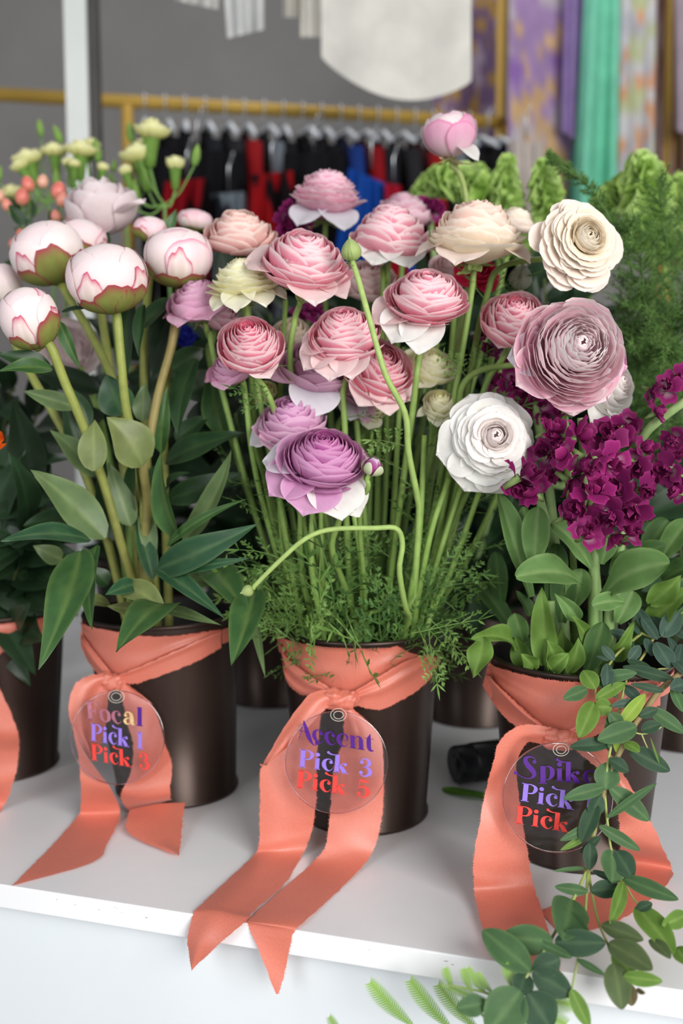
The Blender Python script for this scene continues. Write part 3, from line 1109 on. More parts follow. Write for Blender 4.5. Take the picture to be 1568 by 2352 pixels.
# ---- leftmost bucket
k0 = depth_of(B0.on(-40, 1545)) - .012
rb0 = thing('ribbon', B0.on(-40, 1545), 'coral silk ribbon round the leftmost bucket, cut off by the picture edge', 'ribbon', 'coral ribbons tied round the buckets')
mb = MB()
rows = wrap_sheet(mb, B0, [(-160, 1380), (-60, 1402), (0, 1408), (73, 1406), (130, 1396), (166, 1385)], [(-160, 1420), (-80, 1530), (-30, 1534), (0, 1502), (62, 1478), (166, 1420)], .002,
                  bump=lambda u, t: .0015 * math.sin(u * 12 - t * 5) + .001, seed=14)
back_strap(mb, B0, rows[0][0], rows[-1][0], (rows[0][0].z, rows[0][-1].z), (rows[-1][0].z, rows[-1][-1].z - .004))
mb.build('band', M_RIBBON, rb0)
knot(rb0, -45, 1540, k0, 70, 56, 8)
tail(rb0, [(-60, 1545, -25, 1540, k0), (-60, 1600, 8, 1600, k0 - .01), (-66, 1680, 40, 1680, k0 - .014), (-72, 1740, 43, 1727, 1.09), (-80, 1800, 34, 1785, 1.08), (-95, 1850, 6, 1855, ('s', .003)), (-160, 1900, -60, 1920, 's'), (-220, 1960, -200, 1960, 's')],
     folds((.4, .5, .003, .3)), seed=33)


# ---- round tags
def make_tag(c, r, d, label, rows_, hook):
    t = thing('price_tag', P(c[0], c[1], d), label, 'tag', 'round acrylic tags on the ribbons')
    cc = P(c[0], c[1], d)
    s = d / F
    X, Y, Z = RGT, UP, -FWD
    M = Matrix((X, Y, Z)).transposed().to_4x4()
    M.translation = cc
    R = r * s
    mb = MB()
    mb.lathe([(0, .0007), (R - .0006, .0007), (R - .0006, -.0007), (0, -.0007)], M, 72)
    disc = mb.build('disc', M_ACRYL, t, smooth=False)
    mb = MB()
    mb.lathe([(R - .0007, .0009), (R, .0008), (R + .0001, 0), (R, -.0008), (R - .0007, -.0009)], M, 72)
    mb.build('disc_edge', M_ACRYLEDGE, disc)
    mb = MB()
    hc = P(hook[0], hook[1], d - .002)
    for rr_, dz in ((11, .0006), (18, -.0002)):
        pts = [hc + (X * math.cos(a) * rr_ + Y * math.sin(a) * rr_ * .8) * s - FWD * dz for a in [2 * PI * k / 26 for k in range(27)]]
        mb.tube(pts, .0003, 6, cap=False)
    mb.build('cord_loop', M_THREAD, t)
    for (txt, p0, cap, p1, ink, sl) in rows_:
        # p0 baseline start, p1 baseline end in the picture, cap height px
        a = P(p0[0], p0[1], d - .0012)
        b = P(p1[0], p1[1], d - .0012)
        Xd = (b - a).normalized()
        Yd = UP
        size = cap * s / .72
        _w = 0
        for ch in txt:
            _w += .34 if ch == ' ' else G(ch)[1] + .02
        kx = (b - a).length / (_w * size)
        write(txt, disc, a, Xd * kx, Yd, size, M_INK[ink], sl)
    return t


M_THREAD = plain('clear nylon loop', (.85, .82, .72), .2, 0, .1, Alpha=.6)
make_tag((773, 1751), 118, k2 - .026, 'round clear tag reading Accent, hanging on the ranunculus bucket ribbon',
         [('Accent', (689, 1700), 44, (862, 1727), 'purple', -.04), ('Pick 3', (685, 1761), 41, (855, 1786), 'lilac', .06), ('Pick 5', (680, 1809), 41, (850, 1834), 'red', .06)], (777, 1642))
make_tag((270, 1694), 108, k1 - .034, 'round clear tag reading Focal, hanging on the peony bucket ribbon',
         [('Foc', (200, 1652), 42, (281, 1664), 'pink', -.08), ('a', (282, 1663), 42, (312, 1667), 'gold', -.05), ('l', (314, 1667), 42, (331, 1669), 'purple', 0), ('Pick 1', (208, 1701), 40, (332, 1722), 'lilac', 0), ('Pick 3', (210, 1746), 38, (345, 1770), 'red', -.05)], (267, 1600))
make_tag((1280, 1832), 127, k3 - .034, 'round clear tag reading Spike, behind the trailing eucalyptus',
         [('Spike', (1196, 1786), 47, (1372, 1803), 'purple', .0), ('Pick 1', (1195, 1839), 42, (1366, 1869), 'lilac', .08), ('Pick 3', (1182, 1890), 42, (1366, 1924), 'red', .08)], (1288, 1722))

# ---- black bottle lying behind the stock bucket
bt = thing('bottle', S(1050, 1790), 'black plastic bottle lying on its side between the ranunculus and stock buckets', 'bottle')
base = S(1042, 1800) + Vector((0, 0, .0232))
ax = Vector((.80, .60, 0)).normalized()
Z = Vector((0, 0, 1))
M = Matrix((Z.cross(ax), Z, ax)).transposed().to_4x4()
base = base - Vector((0, 0, 0))
M.translation = base + ax * .0
M.translation.z = .0232
mb = MB()
mb.lathe([(0, 0), (.011, 0), (.012, .0015), (.014, .0015), (.0205, .001), (.0215, .003), (.0215, .022)], M, 36)
mb.build('cap', M_BLACK, bt)
mb = MB()
mb.lathe([(.0205, .022), (.0225, .024), (.0225, .10), (.019, .105), (0, .106)], M, 36)
mb.build('body', M_BLACK, bt)
lt = thing('fallen_leaf', S(1070, 1825), 'bright green leaf lying on the shelf under the black bottle', 'leaf')
leaf(lt, S(1015, 1812, .002), S(1150, 1838, .002), .024, bend=.01, fold=.1, c=(.12, .30, .03), face=Vector((0, 0, 1)), name='blade')

# ================================================================== RANUNCULUS
RG = 'ranunculus in the middle bucket'


def stem_into(parent, start, axis, B, way=None, r0=.0035, r1=.0030, reach=.045, c0=(.15, .26, .05), c1=(.30, .44, .12), foot_r=.062, zf=.10, seed=0, spread=.8):
    """from the head down into the bucket's water"""
    rr = random.Random(seed + 91)
    a = axis.normalized()
    pts = [start, start - a * reach * .5]
    if way:
        for w in way:
            pts.append(P(*w))
    else:
        pts.append(start - a * reach + Vector((0, 0, -.01)))
    last = pts[-1]
    ct = B.ctr(.1)
    dx, dy = last.x - ct.x, last.y - ct.y
    L = math.hypot(dx, dy) + 1e-6
    q = min(foot_r, L * .45)
    foot = Vector((ct.x + dx / L * q + rr.uniform(-.008, .008), ct.y + dy / L * q * .8 + rr.uniform(-.008, .008), zf))
    rim = Vector((ct.x + (foot.x - ct.x) * 1.12, ct.y + (foot.y - ct.y) * 1.12, .20))
    rimr = math.hypot(rim.x - ct.x, rim.y - ct.y)
    mid = last.lerp(rim, .55) + Vector((rr.uniform(-.006, .006), rr.uniform(-.006, .006), 0))
    pts += [mid, rim, foot]
    return stem_path(parent, list(reversed(pts)), r0, r1, c0, c1, n=34)


def ranunculus(label, px, py, w, d, ax, pal, n=64, hr=.5, seed=0, guards=(), way=None, B=None, leaves=3, frill=.0, group=None, calyx_on=True, reach=.045, name='ranunculus', stem=True, **kw):
    B = B or B2
    c = P(px, py, d)
    R = w / 2 / F * d
    axis = V(*ax)
    t = thing(name, c, label, 'flower', group)
    mb = MB()
    zb = kw.get('zb', .55)
    bloom_mesh(mb, c, axis, R, hr, pal, n, seed, frill=frill, **kw)
    mb.build('bloom', M_PETAL, t)
    for gi, g in enumerate(guards):
        ang, L, dr, ww, cp = g[:5]
        cols = cp if isinstance(cp, tuple) else PAL[cp][1]
        guard_petal(t, c, axis, R, ang, L, dr, ww, cols, seed * 5 + gi, zb=zb * .8)
    if calyx_on:
        calyx(t, c, axis, R, zb, seed)
    if stem:
        q = stem_into(t, c - axis * zb * R * .98, axis, B, way, seed=seed, reach=reach)
        rr = random.Random(seed + 5)
        for k in range(leaves):
            i = rr.randrange(5, 19)
            p = q[i]
            side = RGT * rr.choice((-1, 1)) * rr.uniform(.3, 1) - FWD * rr.uniform(-.2, .8) + Vector((0, 0, rr.uniform(.1, 1.0)))
            g = rr.uniform(0, 1)
            feather(t, p, side, rr.uniform(.035, .06), seed * 31 + k, c=mix((.06, .15, .03), (.12, .26, .05), g), c2=mix((.13, .26, .07), (.26, .42, .12), g))
    return t


WP = ((.86, .84, .80), (.93, .91, .88), (.96, .95, .93))
LP = ((.70, .62, .74), (.84, .80, .87), (.90, .88, .93))
PP = ((.86, .50, .54), (.93, .70, .70), (.97, .84, .82))
YP = ((.86, .84, .55), (.93, .91, .70), (.96, .95, .82))

# front and centre
ranunculus('pink ranunculus head with pale rims above the yellow one, left of centre', 698, 600, 212, .975, (.12, .78, .62), 'pink', 84, .55, 1, guards=((175, 1.18, .0, .62, PP), (285, 1.12, .12, .5, PP), (325, 1.05, .1, .45, PP)), way=((676, 740, .985), (668, 860, 1.0)), droop=1.25, flat=.3, flat0=.6, openk=1.1)
ranunculus('cup shaped small pink ranunculus with one pale petal hanging at its lower right', 571, 787, 134, .955, (.02, .52, .85), 'hotpink', 56, .75, 2, guards=((305, 1.15, .25, .55, PP),), way=((612, 900, .985), (640, 980, 1.0)), inner_k=.8, openk=1.0, w0=1.0, w1=.8, zb=.7)
ranunculus('rose pink ranunculus right behind the long green bud stalk', 792, 762, 170, .965, (-.12, .74, .66), 'hotpink', 74, .55, 3, guards=((190, 1.15, .1, .6, PP), (215, 1.3, .25, .6, PP), (250, 1.3, .3, .6, PP), (275, 1.2, .3, .5, PP)), way=((788, 900, 1.0), (792, 1000, 1.01)), droop=1.2)
ranunculus('salmon pink ranunculus tucked below and right of the rose pink one', 872, 838, 170, 1.0, (.35, .50, .78), 'hotpink', 66, .45, 4, guards=((250, 1.15, .2, .5, PP), (290, 1.2, .2, .5, PP), (330, 1.1, .1, .5, PP)), droop=1.2)
ranunculus('light pink ranunculus with two white petals hanging at its lower left', 978, 682, 208, .965, (.02, .76, .65), 'pink', 84, .5, 5, guards=((235, 1.18, .3, .52, WP), (262, 1.2, .38, .45, WP), (200, 1.12, .1, .55, PP)), way=((958, 850, .985), (945, 960, 1.0)), droop=1.25, flat=.35, flat0=.5)
ranunculus('flat cream yellow ranunculus seen from the side between two pink ones', 560, 645, 172, 1.0, (-.08, .93, .28), 'yellow', 74, .50, 6, guards=((262, 1.05, .45, .42, YP), (300, 1.1, .35, .4, YP), (335, 1.1, .2, .4, YP), (225, 1.0, .3, .4, YP), (95, .9, -.75, .5, YP)), frill=.03, droop=1.3, flat=.45, flat0=.35, core=.1)
ranunculus('peach pink ranunculus at the back left, above the cream yellow one', 548, 532, 158, 1.08, (.0, .84, .52), 'peach', 66, .52, 7, droop=1.2)
ranunculus('lilac pink half open ranunculus between peony buds and the yellow flower', 452, 686, 140, 1.04, (-.22, .82, .50), 'lilacpink', 40, .5, 8, guards=((175, 1.2, .1, .55, 'lilacpink'), (240, 1.15, .05, .6, 'lilacpink'), (290, 1.1, .0, .6, 'lilacpink')), way=((482, 770, 1.05), (500, 860, 1.05)), inner_k=.75, openk=1.05, zb=.65)
ranunculus('lilac half open ranunculus tucked under the small pink cup', 536, 838, 118, 1.01, (-.35, .72, .55), 'lilacpink', 34, .5, 9, reach=.02, guards=((180, 1.25, .0, .55, 'lilacpink'), (250, 1.15, .0, .6, 'lilacpink')), way=((566, 930, 1.04), (582, 1010, 1.04)), openk=1.05)
ranunculus('washed lavender ranunculus with a broad white petal hanging below', 726, 838, 172, 1.02, (.15, .80, .56), 'mauve', 60, .48, 10, guards=((272, 1.32, .55, .62, LP), (200, 1.1, .1, .6, 'mauve'), (330, 1.1, .1, .5, 'mauve')), droop=1.15)
ranunculus('purple ranunculus above the largest purple bloom, white petal at its left', 672, 962, 165, 1.005, (-.05, .80, .56), 'mauve', 60, .5, 11, guards=((195, 1.15, .35, .6, LP), (250, 1.1, .15, .6, 'mauve'), (300, 1.1, .1, .6, 'mauve')), frill=.03, droop=1.15)
ranunculus('large purple ranunculus with a dark heart, lowest bloom of the middle bucket', 742, 1052, 205, .945, (.10, .74, .66), 'purple', 84, .52, 12, guards=((172, 1.22, .12, .6, LP), (215, 1.25, .25, .6, 'purple'), (255, 1.25, .25, .62, 'purple'), (292, 1.22, .32, .6, WP), (312, 1.2, .4, .5, WP), (20, 1.05, .0, .5, 'mauve')), way=((780, 1180, .985), (762, 1260, 1.0)), droop=1.2, flat=.3, flat0=.6)
ranunculus('lavender white ranunculus petals hanging beside the broad white petal', 815, 890, 105, 1.06, (.3, .70, .5), 'mauve', 30, .4, 13, guards=((270, 1.5, .5, .6, LP), (300, 1.5, .5, .5, 'mauve')))
ranunculus('pink ranunculus in the back row, right of the green bud', 897, 538, 182, 1.07, (.05, .86, .42), 'pink', 74, .62, 14, guards=((250, 1.1, .3, .55, WP), (210, 1.1, .25, .5, PP), (290, 1.1, .25, .55, WP)), droop=1.15)
ranunculus('frilly mauve pink ranunculus, highest of the pale heads left of centre', 750, 455, 172, 1.17, (.05, .90, .36), 'frilly', 80, .62, 15, guards=((235, 1.1, .4, .5, LP), (295, 1.1, .4, .5, LP)), frill=.06, droop=1.15, flat=.5, flat0=.2)
ranunculus('dusty pink ranunculus showing its top edge at the very back', 925, 488, 130, 1.24, (.0, .9, .4), 'frilly', 56, .6, 16, frill=.04)
ranunculus('peach and cream ranunculus, wide open, under the single tall bud', 1092, 540, 228, 1.0, (.02, .93, .30), 'creampink', 92, .58, 17, guards=((190, 1.08, .15, .5, 'cream'), (330, 1.05, .2, .5, 'cream'), (245, 1.0, .2, .5, 'cream')), way=((1084, 660, 1.01), (1065, 780, 1.01)), frill=.025, droop=1.25, flat=.35, flat0=.6)
ranunculus('cream ranunculus peeping out behind the peach and cream one', 1185, 505, 95, 1.12, (.2, .8, .4), 'cream', 46, .5, 18)
ranunculus('round cream ranunculus turned to the viewer with a green eye', 1327, 562, 214, .955, (.26, .14, .93), 'cream', 110, .55, 19, way=((1195, 600, 1.03), (1140, 622, 1.04), (1118, 680, 1.04), (1090, 800, 1.03)), droop=1.3, reach=.02, r0=.06, w1=.36, openk=1.0, inner_k=.6, spread=.85, flat=.85, flat0=.12)
ranunculus('huge pink and white ranunculus with mauve edges, turned to the viewer', 1318, 803, 238, .90, (.10, .10, .97), 'variegated', 110, .55, 20, guards=((212, 1.1, .1, .5, 'variegated'), (185, 1.08, .1, .4, LP), (275, 1.08, .1, .5, 'variegated'), (350, 1.08, .0, .4, 'lilacpink'), (35, 1.05, .0, .45, 'lilacpink'), (310, 1.05, .1, .5, 'variegated')), way=((1180, 838, 1.0), (1105, 850, 1.01), (1062, 885, 1.01), (1050, 960, 1.02)), droop=1.2, reach=.02, w0=.8, w1=.6, spread=.75, flat=.3, flat0=.2, openk=1.02, inner_k=.85, frill=.03, core=.16)
ranunculus('pure white ranunculus with a blush heart beside the purple stock', 1128, 1008, 206, .945, (.08, .10, .96), 'white', 80, .5, 21, guards=((195, 1.08, .1, .6, WP), (245, 1.1, .15, .6, WP), (290, 1.1, .15, .6, WP), (60, 1.02, .0, .6, WP), (110, 1.02, .0, .6, WP)), way=((1090, 1090, 1.02), (1050, 1180, 1.04)), droop=1.3, w0=.8, w1=.6, reach=.02, flat=.95, flat0=.10, core=.17)
ranunculus('pink ranunculus with crumpled petals left of the huge variegated one', 1182, 722, 140, 1.0, (-.02, .50, .84), 'pink', 60, .55, 22, guards=((60, 1.0, .0, .6, 'frilly'), (240, 1.0, .1, .6, 'pink')), way=((1150, 830, 1.01), (1110, 900, 1.02)), frill=.03, inner_k=.7, zb=.7, openk=1.0)
ranunculus('pale yellow ranunculus below the light pink one', 990, 838, 120, 1.05, (.25, .65, .6), 'yellow', 44, .5, 23, guards=((240, 1.1, .2, .6, YP),))
ranunculus('small yellow ranunculus left of the pure white one', 1008, 925, 76, 1.02, (.0, .55, .8), 'yellow', 34, .7, 24, guards=((265, 1.2, .3, .6, YP), (200, 1.3, .3, .3, YP)), openk=.95, zb=.7)
ranunculus('white ranunculus half hidden behind the huge variegated one', 1405, 880, 140, .97, (.55, .15, .75), 'white', 44, .5, 25, guards=((300, 1.15, .1, .6, WP), (250, 1.4, .2, .6, WP), (340, 1.0, .1, .6, WP)), B=B3, leaves=0)
ranunculus('yellow green ranunculus bud cup between purple and pink stalks', 612, 900, 62, 1.06, (-.2, .5, .8), 'limecream', 26, .6, 26, guards=((200, 1.3, .3, .7, YP),))
ranunculus('cream ranunculus petals hanging in shade right of the lavender bloom', 858, 935, 70, 1.07, (.2, .4, .8), 'yellow', 22, .4, 27, guards=((260, 1.3, .3, .7, YP),))
ranunculus('whitish pink ranunculus deep between the heads, right of the rose pink bloom', 668, 760, 90, 1.10, (-.1, .6, .7), 'cream', 30, .5, 28, guards=((190, 1.2, .2, .5, WP),))
ranunculus('pale pink ranunculus in shade under the back row pink one', 845, 640, 130, 1.13, (.0, .6, .7), 'palepink', 40, .5, 29)
ranunculus('white pink ranunculus in shade under the peach and cream one', 1035, 615, 100, 1.12, (.1, .6, .7), 'palepink', 34, .5, 30)
ranunculus('crimson flower glimpsed below the peach and cream ranunculus', 1098, 622, 92, 1.08, (.2, .4, .85), 'red', 22, .35, 31, guards=((200, 1.1, .1, .7, 'red'), (320, 1.1, .1, .7, 'red')))
ranunculus('rosy ranunculus edge showing behind the lilac and small pink flowers', 500, 720, 110, 1.07, (.2, .6, .6), 'frilly', 36, .5, 32)

# the tall nodding bud at the top
c = P(1032, 302, 1.10)
t = thing('ranunculus', c, 'single tall pale pink ranunculus bud rising above all the other flowers', 'flower')
R = 68 / F * 1.10
axis = V(-.12, .93, .30)
mb = MB()
rr = random.Random(4)
Mx = frame(axis)
for i in range(16):
    tt = i / 15
    cols = ((.97, .88, .84), (.98, .89, .88), (.90, .60, .72)) if i not in (10, 12, 15) else ((.98, .92, .90), (.90, .52, .68), (.80, .24, .48))
    ball_petal(mb, c, Mx, R * (.74 + .22 * tt), .88, i * 2.39996 + .5, lerp(.93, .60, tt), lerp(1.1, .60, tt), cols, rr, cut=.35, edge=.06, wave=.015, flare=.05 * tt)
mb.build('bloom', M_PETAL, t)
guard_petal(t, c, axis, R, 305, 1.15, .55, .32, WP, 3, zb=.6)
calyx(t, c, axis, R, .82, 4, col_=(.62, .56, .30), L=.75)
stem_into(t, c - axis * R * .8, axis, B2, ((1056, 400, 1.11), (1072, 470, 1.12), (1080, 640, 1.10)), seed=40, reach=.02, c1=(.42, .50, .18))

# the green buds on long stalks
def green_bud(label, px, py, w, d, ax, pts, seed, tipc=(.50, .60, .25), r=.0026, cl=(.36, .48, .14)):
    c = P(px, py, d)
    t = thing('ranunculus_bud', c, label, 'flower bud')
    R = w / 2 / F * d
    axis = V(*ax)
    Mx = frame(axis)
    mb = MB()
    rr = random.Random(seed)
    for i in range(7):
        shell(mb, c, Mx, R, i * 2.39996, R * (.88 if i < 3 else 1), .85 * R, R * 1.0, .12, .85, (cl, mix(cl, tipc, .6), tipc), rr, 0, cut=.12, bulge=1.2)
    mb.lathe([(0, 1.25 * R), (.1 * R, 1.1 * R), (.16 * R, .9 * R), (.1 * R, .7 * R)], Matrix.Translation(c) @ Mx.to_4x4(), 10, tipc)
    mb.build('bud', M_SOFTLEAF, t)
    calyx(t, c, axis, R, .85, seed, L=.7, col_=cl)
    stem_path(t, [c - axis * R * .8] + [P(*p) for p in pts], r * 1.0, r * 1.35, (.42, .56, .18), (.26, .42, .10), n=44)
    return t


green_bud('closed green bud on the long pale stalk crossing the pink flowers', 806, 577, 56, .93, (-.12, .97, .15),
          [(822, 640, .925), (850, 740, .92), (885, 860, .925), (930, 950, .94), (938, 1040, .955), (958, 1140, .975), (962, 1180, .985), (955, 1300, 1.0), (945, 1430, 1.03), (940, 1500, 1.04)], 1)
green_bud('tiny green bud on a bent stalk drooping towards the peony bucket', 569, 1357, 32, .93, (-.8, -.25, .3),
          [(588, 1342, .93), (640, 1290, .925), (700, 1238, .92), (760, 1216, .925), (860, 1213, .93), (910, 1214, .935), (924, 1250, .94), (917, 1310, .945), (930, 1390, .97), (940, 1420, 1.0), (928, 1450, 1.02), (915, 1500, 1.03)], 2, r=.0022)
green_bud('small hairy green bud behind the pink ranunculus at right', 1195, 640, 62, 1.05, (.1, .9, .3), [(1190, 680, 1.06), (1150, 850, 1.06), (1060, 1150, 1.05), (980, 1440, 1.04), (950, 1500, 1.04)], 3, cl=(.30, .36, .22), tipc=(.45, .42, .38))

# striped purple bud beside the large purple bloom
c = P(855, 1072, .93)
t = thing('ranunculus_bud', c, 'small striped purple bud at the right edge of the large purple ranunculus', 'flower bud')
R = 24 / F * .93
axis = V(.35, .85, .35)
Mx = frame(axis)
mb = MB()
rr = random.Random(3)
for i in range(9):
    shell(mb, c, Mx, R, i * 2.39996, R * (.75 + .03 * i), .8 * R, R * .95, .25, .7, ((.35, .03, .20), (.42, .05, .28), (.80, .62, .76)), rr, 0, cut=.15, bulge=1.2)
mb.build('bloom', M_PETAL, t)
mb = MB()
for i in range(5):
    shell(mb, c, Mx, R, i * 1.2566 + .4, R * 1.08, .9 * R, R * .55, .8, .42, ((.50, .60, .30), (.62, .70, .42), (.74, .78, .60)), rr, 0, cut=.5, bulge=1.2)
mb.build('sepals', M_SOFTLEAF, t)
stem_into(t, c - axis * R * .8, axis, B2, ((845, 1120, .94), (825, 1180, .97)), seed=44, r1=.0022, r0=.003, reach=.012)

# more stalks and loose foliage of the same bucket
for i, (x0, y0, x1, y1, d) in enumerate(((655, 690, 640, 1100, 1.08), (880, 610, 870, 1000, 1.09), (920, 880, 905, 1150, 1.05), (1005, 760, 985, 1060, 1.08), (1045, 700, 1010, 1100, 1.06), (1130, 820, 1060, 1120, 1.05),
                                         (1060, 1110, 1000, 1300, 1.02), (1100, 1130, 1040, 1300, 1.03), (1150, 1120, 1070, 1290, 1.06), (570, 700, 590, 1000, 1.05), (620, 960, 650, 1200, 1.02), (720, 1130, 715, 1300, 1.0),
                                         (735, 1135, 740, 1320, 1.04), (690, 1140, 692, 1310, 1.02), (805, 1140, 830, 1300, 1.03), (860, 900, 850, 1100, 1.1), (560, 880, 590, 1100, 1.03), (640, 1120, 655, 1300, 1.03),
                                         (975, 1000, 960, 1250, 1.0), (1030, 1100, 985, 1240, 1.0))):
    a = P(x0, y0, d)
    b = P(x1, y1, d)
    t = thing('ranunculus_stalk', b, 'plain green ranunculus stalk standing among the others in the middle bucket', 'stalk', 'bare stalks in the middle bucket')
    ct = B2.ctr(.1)
    dx, dy = b.x - ct.x, b.y - ct.y
    L = math.hypot(dx, dy)
    q = min(.064, L * .7)
    foot = Vector((ct.x + dx / L * q, ct.y + dy / L * q, .1))
    rim = Vector((ct.x + dx / L * q * 1.1, ct.y + dy / L * q * 1.1, .2))
    q = stem_path(t, [foot, rim, b, a], .004, .0028, (.14, .25, .05), (.28, .44, .10), n=26)
    rr = random.Random(i + 500)
    for k in range(3):
        p = q[rr.randrange(5, 15)]
        g = rr.random()
        feather(t, p, RGT * rr.uniform(-1, 1) - FWD * rr.uniform(0, .8) + Vector((0, 0, rr.uniform(.0, .9))), rr.uniform(.04, .065), i * 77 + k, c=mix((.05, .13, .03), (.12, .26, .05), g), c2=mix((.12, .25, .07), (.26, .44, .12), g))

# leafy sprigs at the bucket mouth
rr = random.Random(77)
for i in range(38):
    px = rr.uniform(655, 985)
    py = rr.uniform(1395, 1462)
    p = P(px, py, rr.uniform(1.0, 1.1))
    ct = B2.ctr(.2)
    v = Vector((p.x - ct.x, p.y - ct.y))
    if v.length > .07:
        v = v.normalized() * .07
    foot = Vector((ct.x + v.x, ct.y + v.y, .185))
    t = thing('ranunculus_leaf', foot, 'finely cut green leaf sprouting at the rim of the middle bucket', 'leaf', 'cut leaves at the middle bucket rim')
    g = rr.random()
    out = Vector((v.x, v.y, 0)) * 8
    feather(t, foot, out * rr.uniform(.1, 1) + RGT * rr.uniform(-.6, .6) - FWD * rr.uniform(0, .5) + Vector((0, 0, rr.uniform(.5, 1.4))), rr.uniform(.055, .10) if i < 34 else rr.uniform(.10, .15), i + 900,
            c=mix((.05, .13, .03), (.13, .28, .05), g), c2=mix((.12, .26, .07), (.28, .46, .12), g), name='blade')
for i, (x0, y0, d0, x1, y1, d1) in enumerate(((945, 1455, .99, 1100, 1400, .96), (960, 1440, .99, 1000, 1500, .94), (985, 1450, .99, 990, 1560, .95), (990, 1425, 1.0, 1075, 1500, .95), (1000, 1350, 1.02, 1120, 1310, 1.03), (1010, 1300, 1.03, 1130, 1250, 1.06),
                                              (1020, 1380, 1.03, 1090, 1420, 1.03), (650, 1430, 1.02, 580, 1330, 1.0), (660, 1440, 1.02, 590, 1420, 1.0), (680, 1300, 1.0, 560, 1230, .98), (640, 1200, 1.02, 560, 1130, 1.0), (700, 1440, .99, 640, 1400, .96), (560, 1400, 1.1, 640, 1300, 1.05))):
    a, b = P(x0, y0, d0), P(x1, y1, d1)
    t = thing('ranunculus_leaf', a, 'finely cut green leaf reaching out sideways over the middle bucket rim', 'leaf', 'cut leaves spilling from the middle bucket')
    g = .9 if i < 4 else .5
    feather(t, a, b - a, (b - a).length * 1.0, i + 1300, c=mix((.05, .13, .03), (.13, .30, .05), g), c2=mix((.12, .26, .07), (.30, .50, .14), g), name='blade')

# ================================================================== PEONIES
PEB = ((.90, .66, .68), (.95, .84, .82), (.96, .80, .80))
PEC = ((.88, .86, .70), (.95, .89, .84), (.90, .60, .66))
SEPC = ((.24, .32, .06), (.32, .38, .09), (.45, .04, .09))


def peony(label, px, py, w, h, d, ax, seed, sepals=(), way=(), B=None, streak=2, tone=0., r=.0048, foot=None, blur=False, c1=(.34, .40, .09)):
    B = B or B1
    c = P(px, py, d)
    R = w / 2 / F * d
    asp = h / w
    axis = V(*ax)
    t = thing('peony', c, label, 'flower')
    Mx = frame(axis)
    rr = random.Random(seed)
    mb = MB()
    mb.lathe([(R * .88 * math.sin(PI * k / 14), -R * .9 * asp * math.cos(PI * k / 14)) for k in range(15)], Matrix.Translation(c) @ Mx.to_4x4(), 24, (.94, .80, .80))
    n = 12
    for i in range(n):
        tt = i / (n - 1)
        rim = (.95, .76, .78) if rr.random() > .2 else (.80, .25, .40)
        cols = (mix(PEC[0], (.85, .72, .60), rr.random() * .4), mix((.97, .86, .84), (.94, .66, .72), rr.random() * .5 + tone), rim)
        ball_petal(mb, c, Mx, R * (.86 + .11 * tt), asp, i * 2.39996 + seed, lerp(1.0, .72, tt), lerp(1.3, .78, tt), cols, rr, cut=.3, edge=.06, wave=.012)
    mb.build('bloom', M_BUDPETAL, t)
    # reddish edged petals hugging the ball
    for k in range(streak):
        mb = MB()
        ball_petal(mb, c, Mx, R * .985, asp, R_(232 + k * 80 + seed * 37 % 50), .62, .40, ((.55, .62, .26), (.95, .82, .78), (.60, .03, .14)), rr, cut=.35, edge=.12, wave=.05, point=.15)
        mb.build('petal', M_BUDPETAL, t)
    for (ang, ww, up) in sepals:
        mb = MB()
        ball_petal(mb, c, Mx, R * 1.01, asp, R_(ang), .46 + .28 * up, ww * 1.25, SEPC, rr, cut=.45, edge=.17, wave=.04)
        mb.build('sepal', M_SOFTLEAF, t)
    mb = MB()
    for k in range(5):
        ball_petal(mb, c, Mx, R * 1.0, asp, k * 1.2566 + seed, .27, .75, ((.20, .26, .06), (.24, .28, .07), (.34, .10, .08)), rr, cut=.5)
    mb.lathe([(0, -1.06 * R * asp), (.12 * R, -1.04 * R * asp), (.22 * R, -.97 * R * asp), (.1 * R, -.9 * R * asp)], Matrix.Translation(c) @ Mx.to_4x4(), 16, (.20, .25, .06))
    mb.build('receptacle', M_SOFTLEAF, t)
    s0 = c - axis * R * asp * .98
    pts = [s0] + [P(*p) for p in way]
    last = pts[-1]
    ct = B.ctr(.1)
    dx, dy = last.x - ct.x, last.y - ct.y
    L = math.hypot(dx, dy) + 1e-6
    q = min(.058, L * .5)
    foot = Vector((ct.x + dx / L * q, ct.y + dy / L * q, .1))
    pts += [Vector((ct.x + dx / L * q * 1.1, ct.y + dy / L * q * 1.1, .2)), foot]
    stem_path(t, list(reversed(pts)), r * 1.05, r * .95, (.22, .22, .06), c1, n=40)
    return t


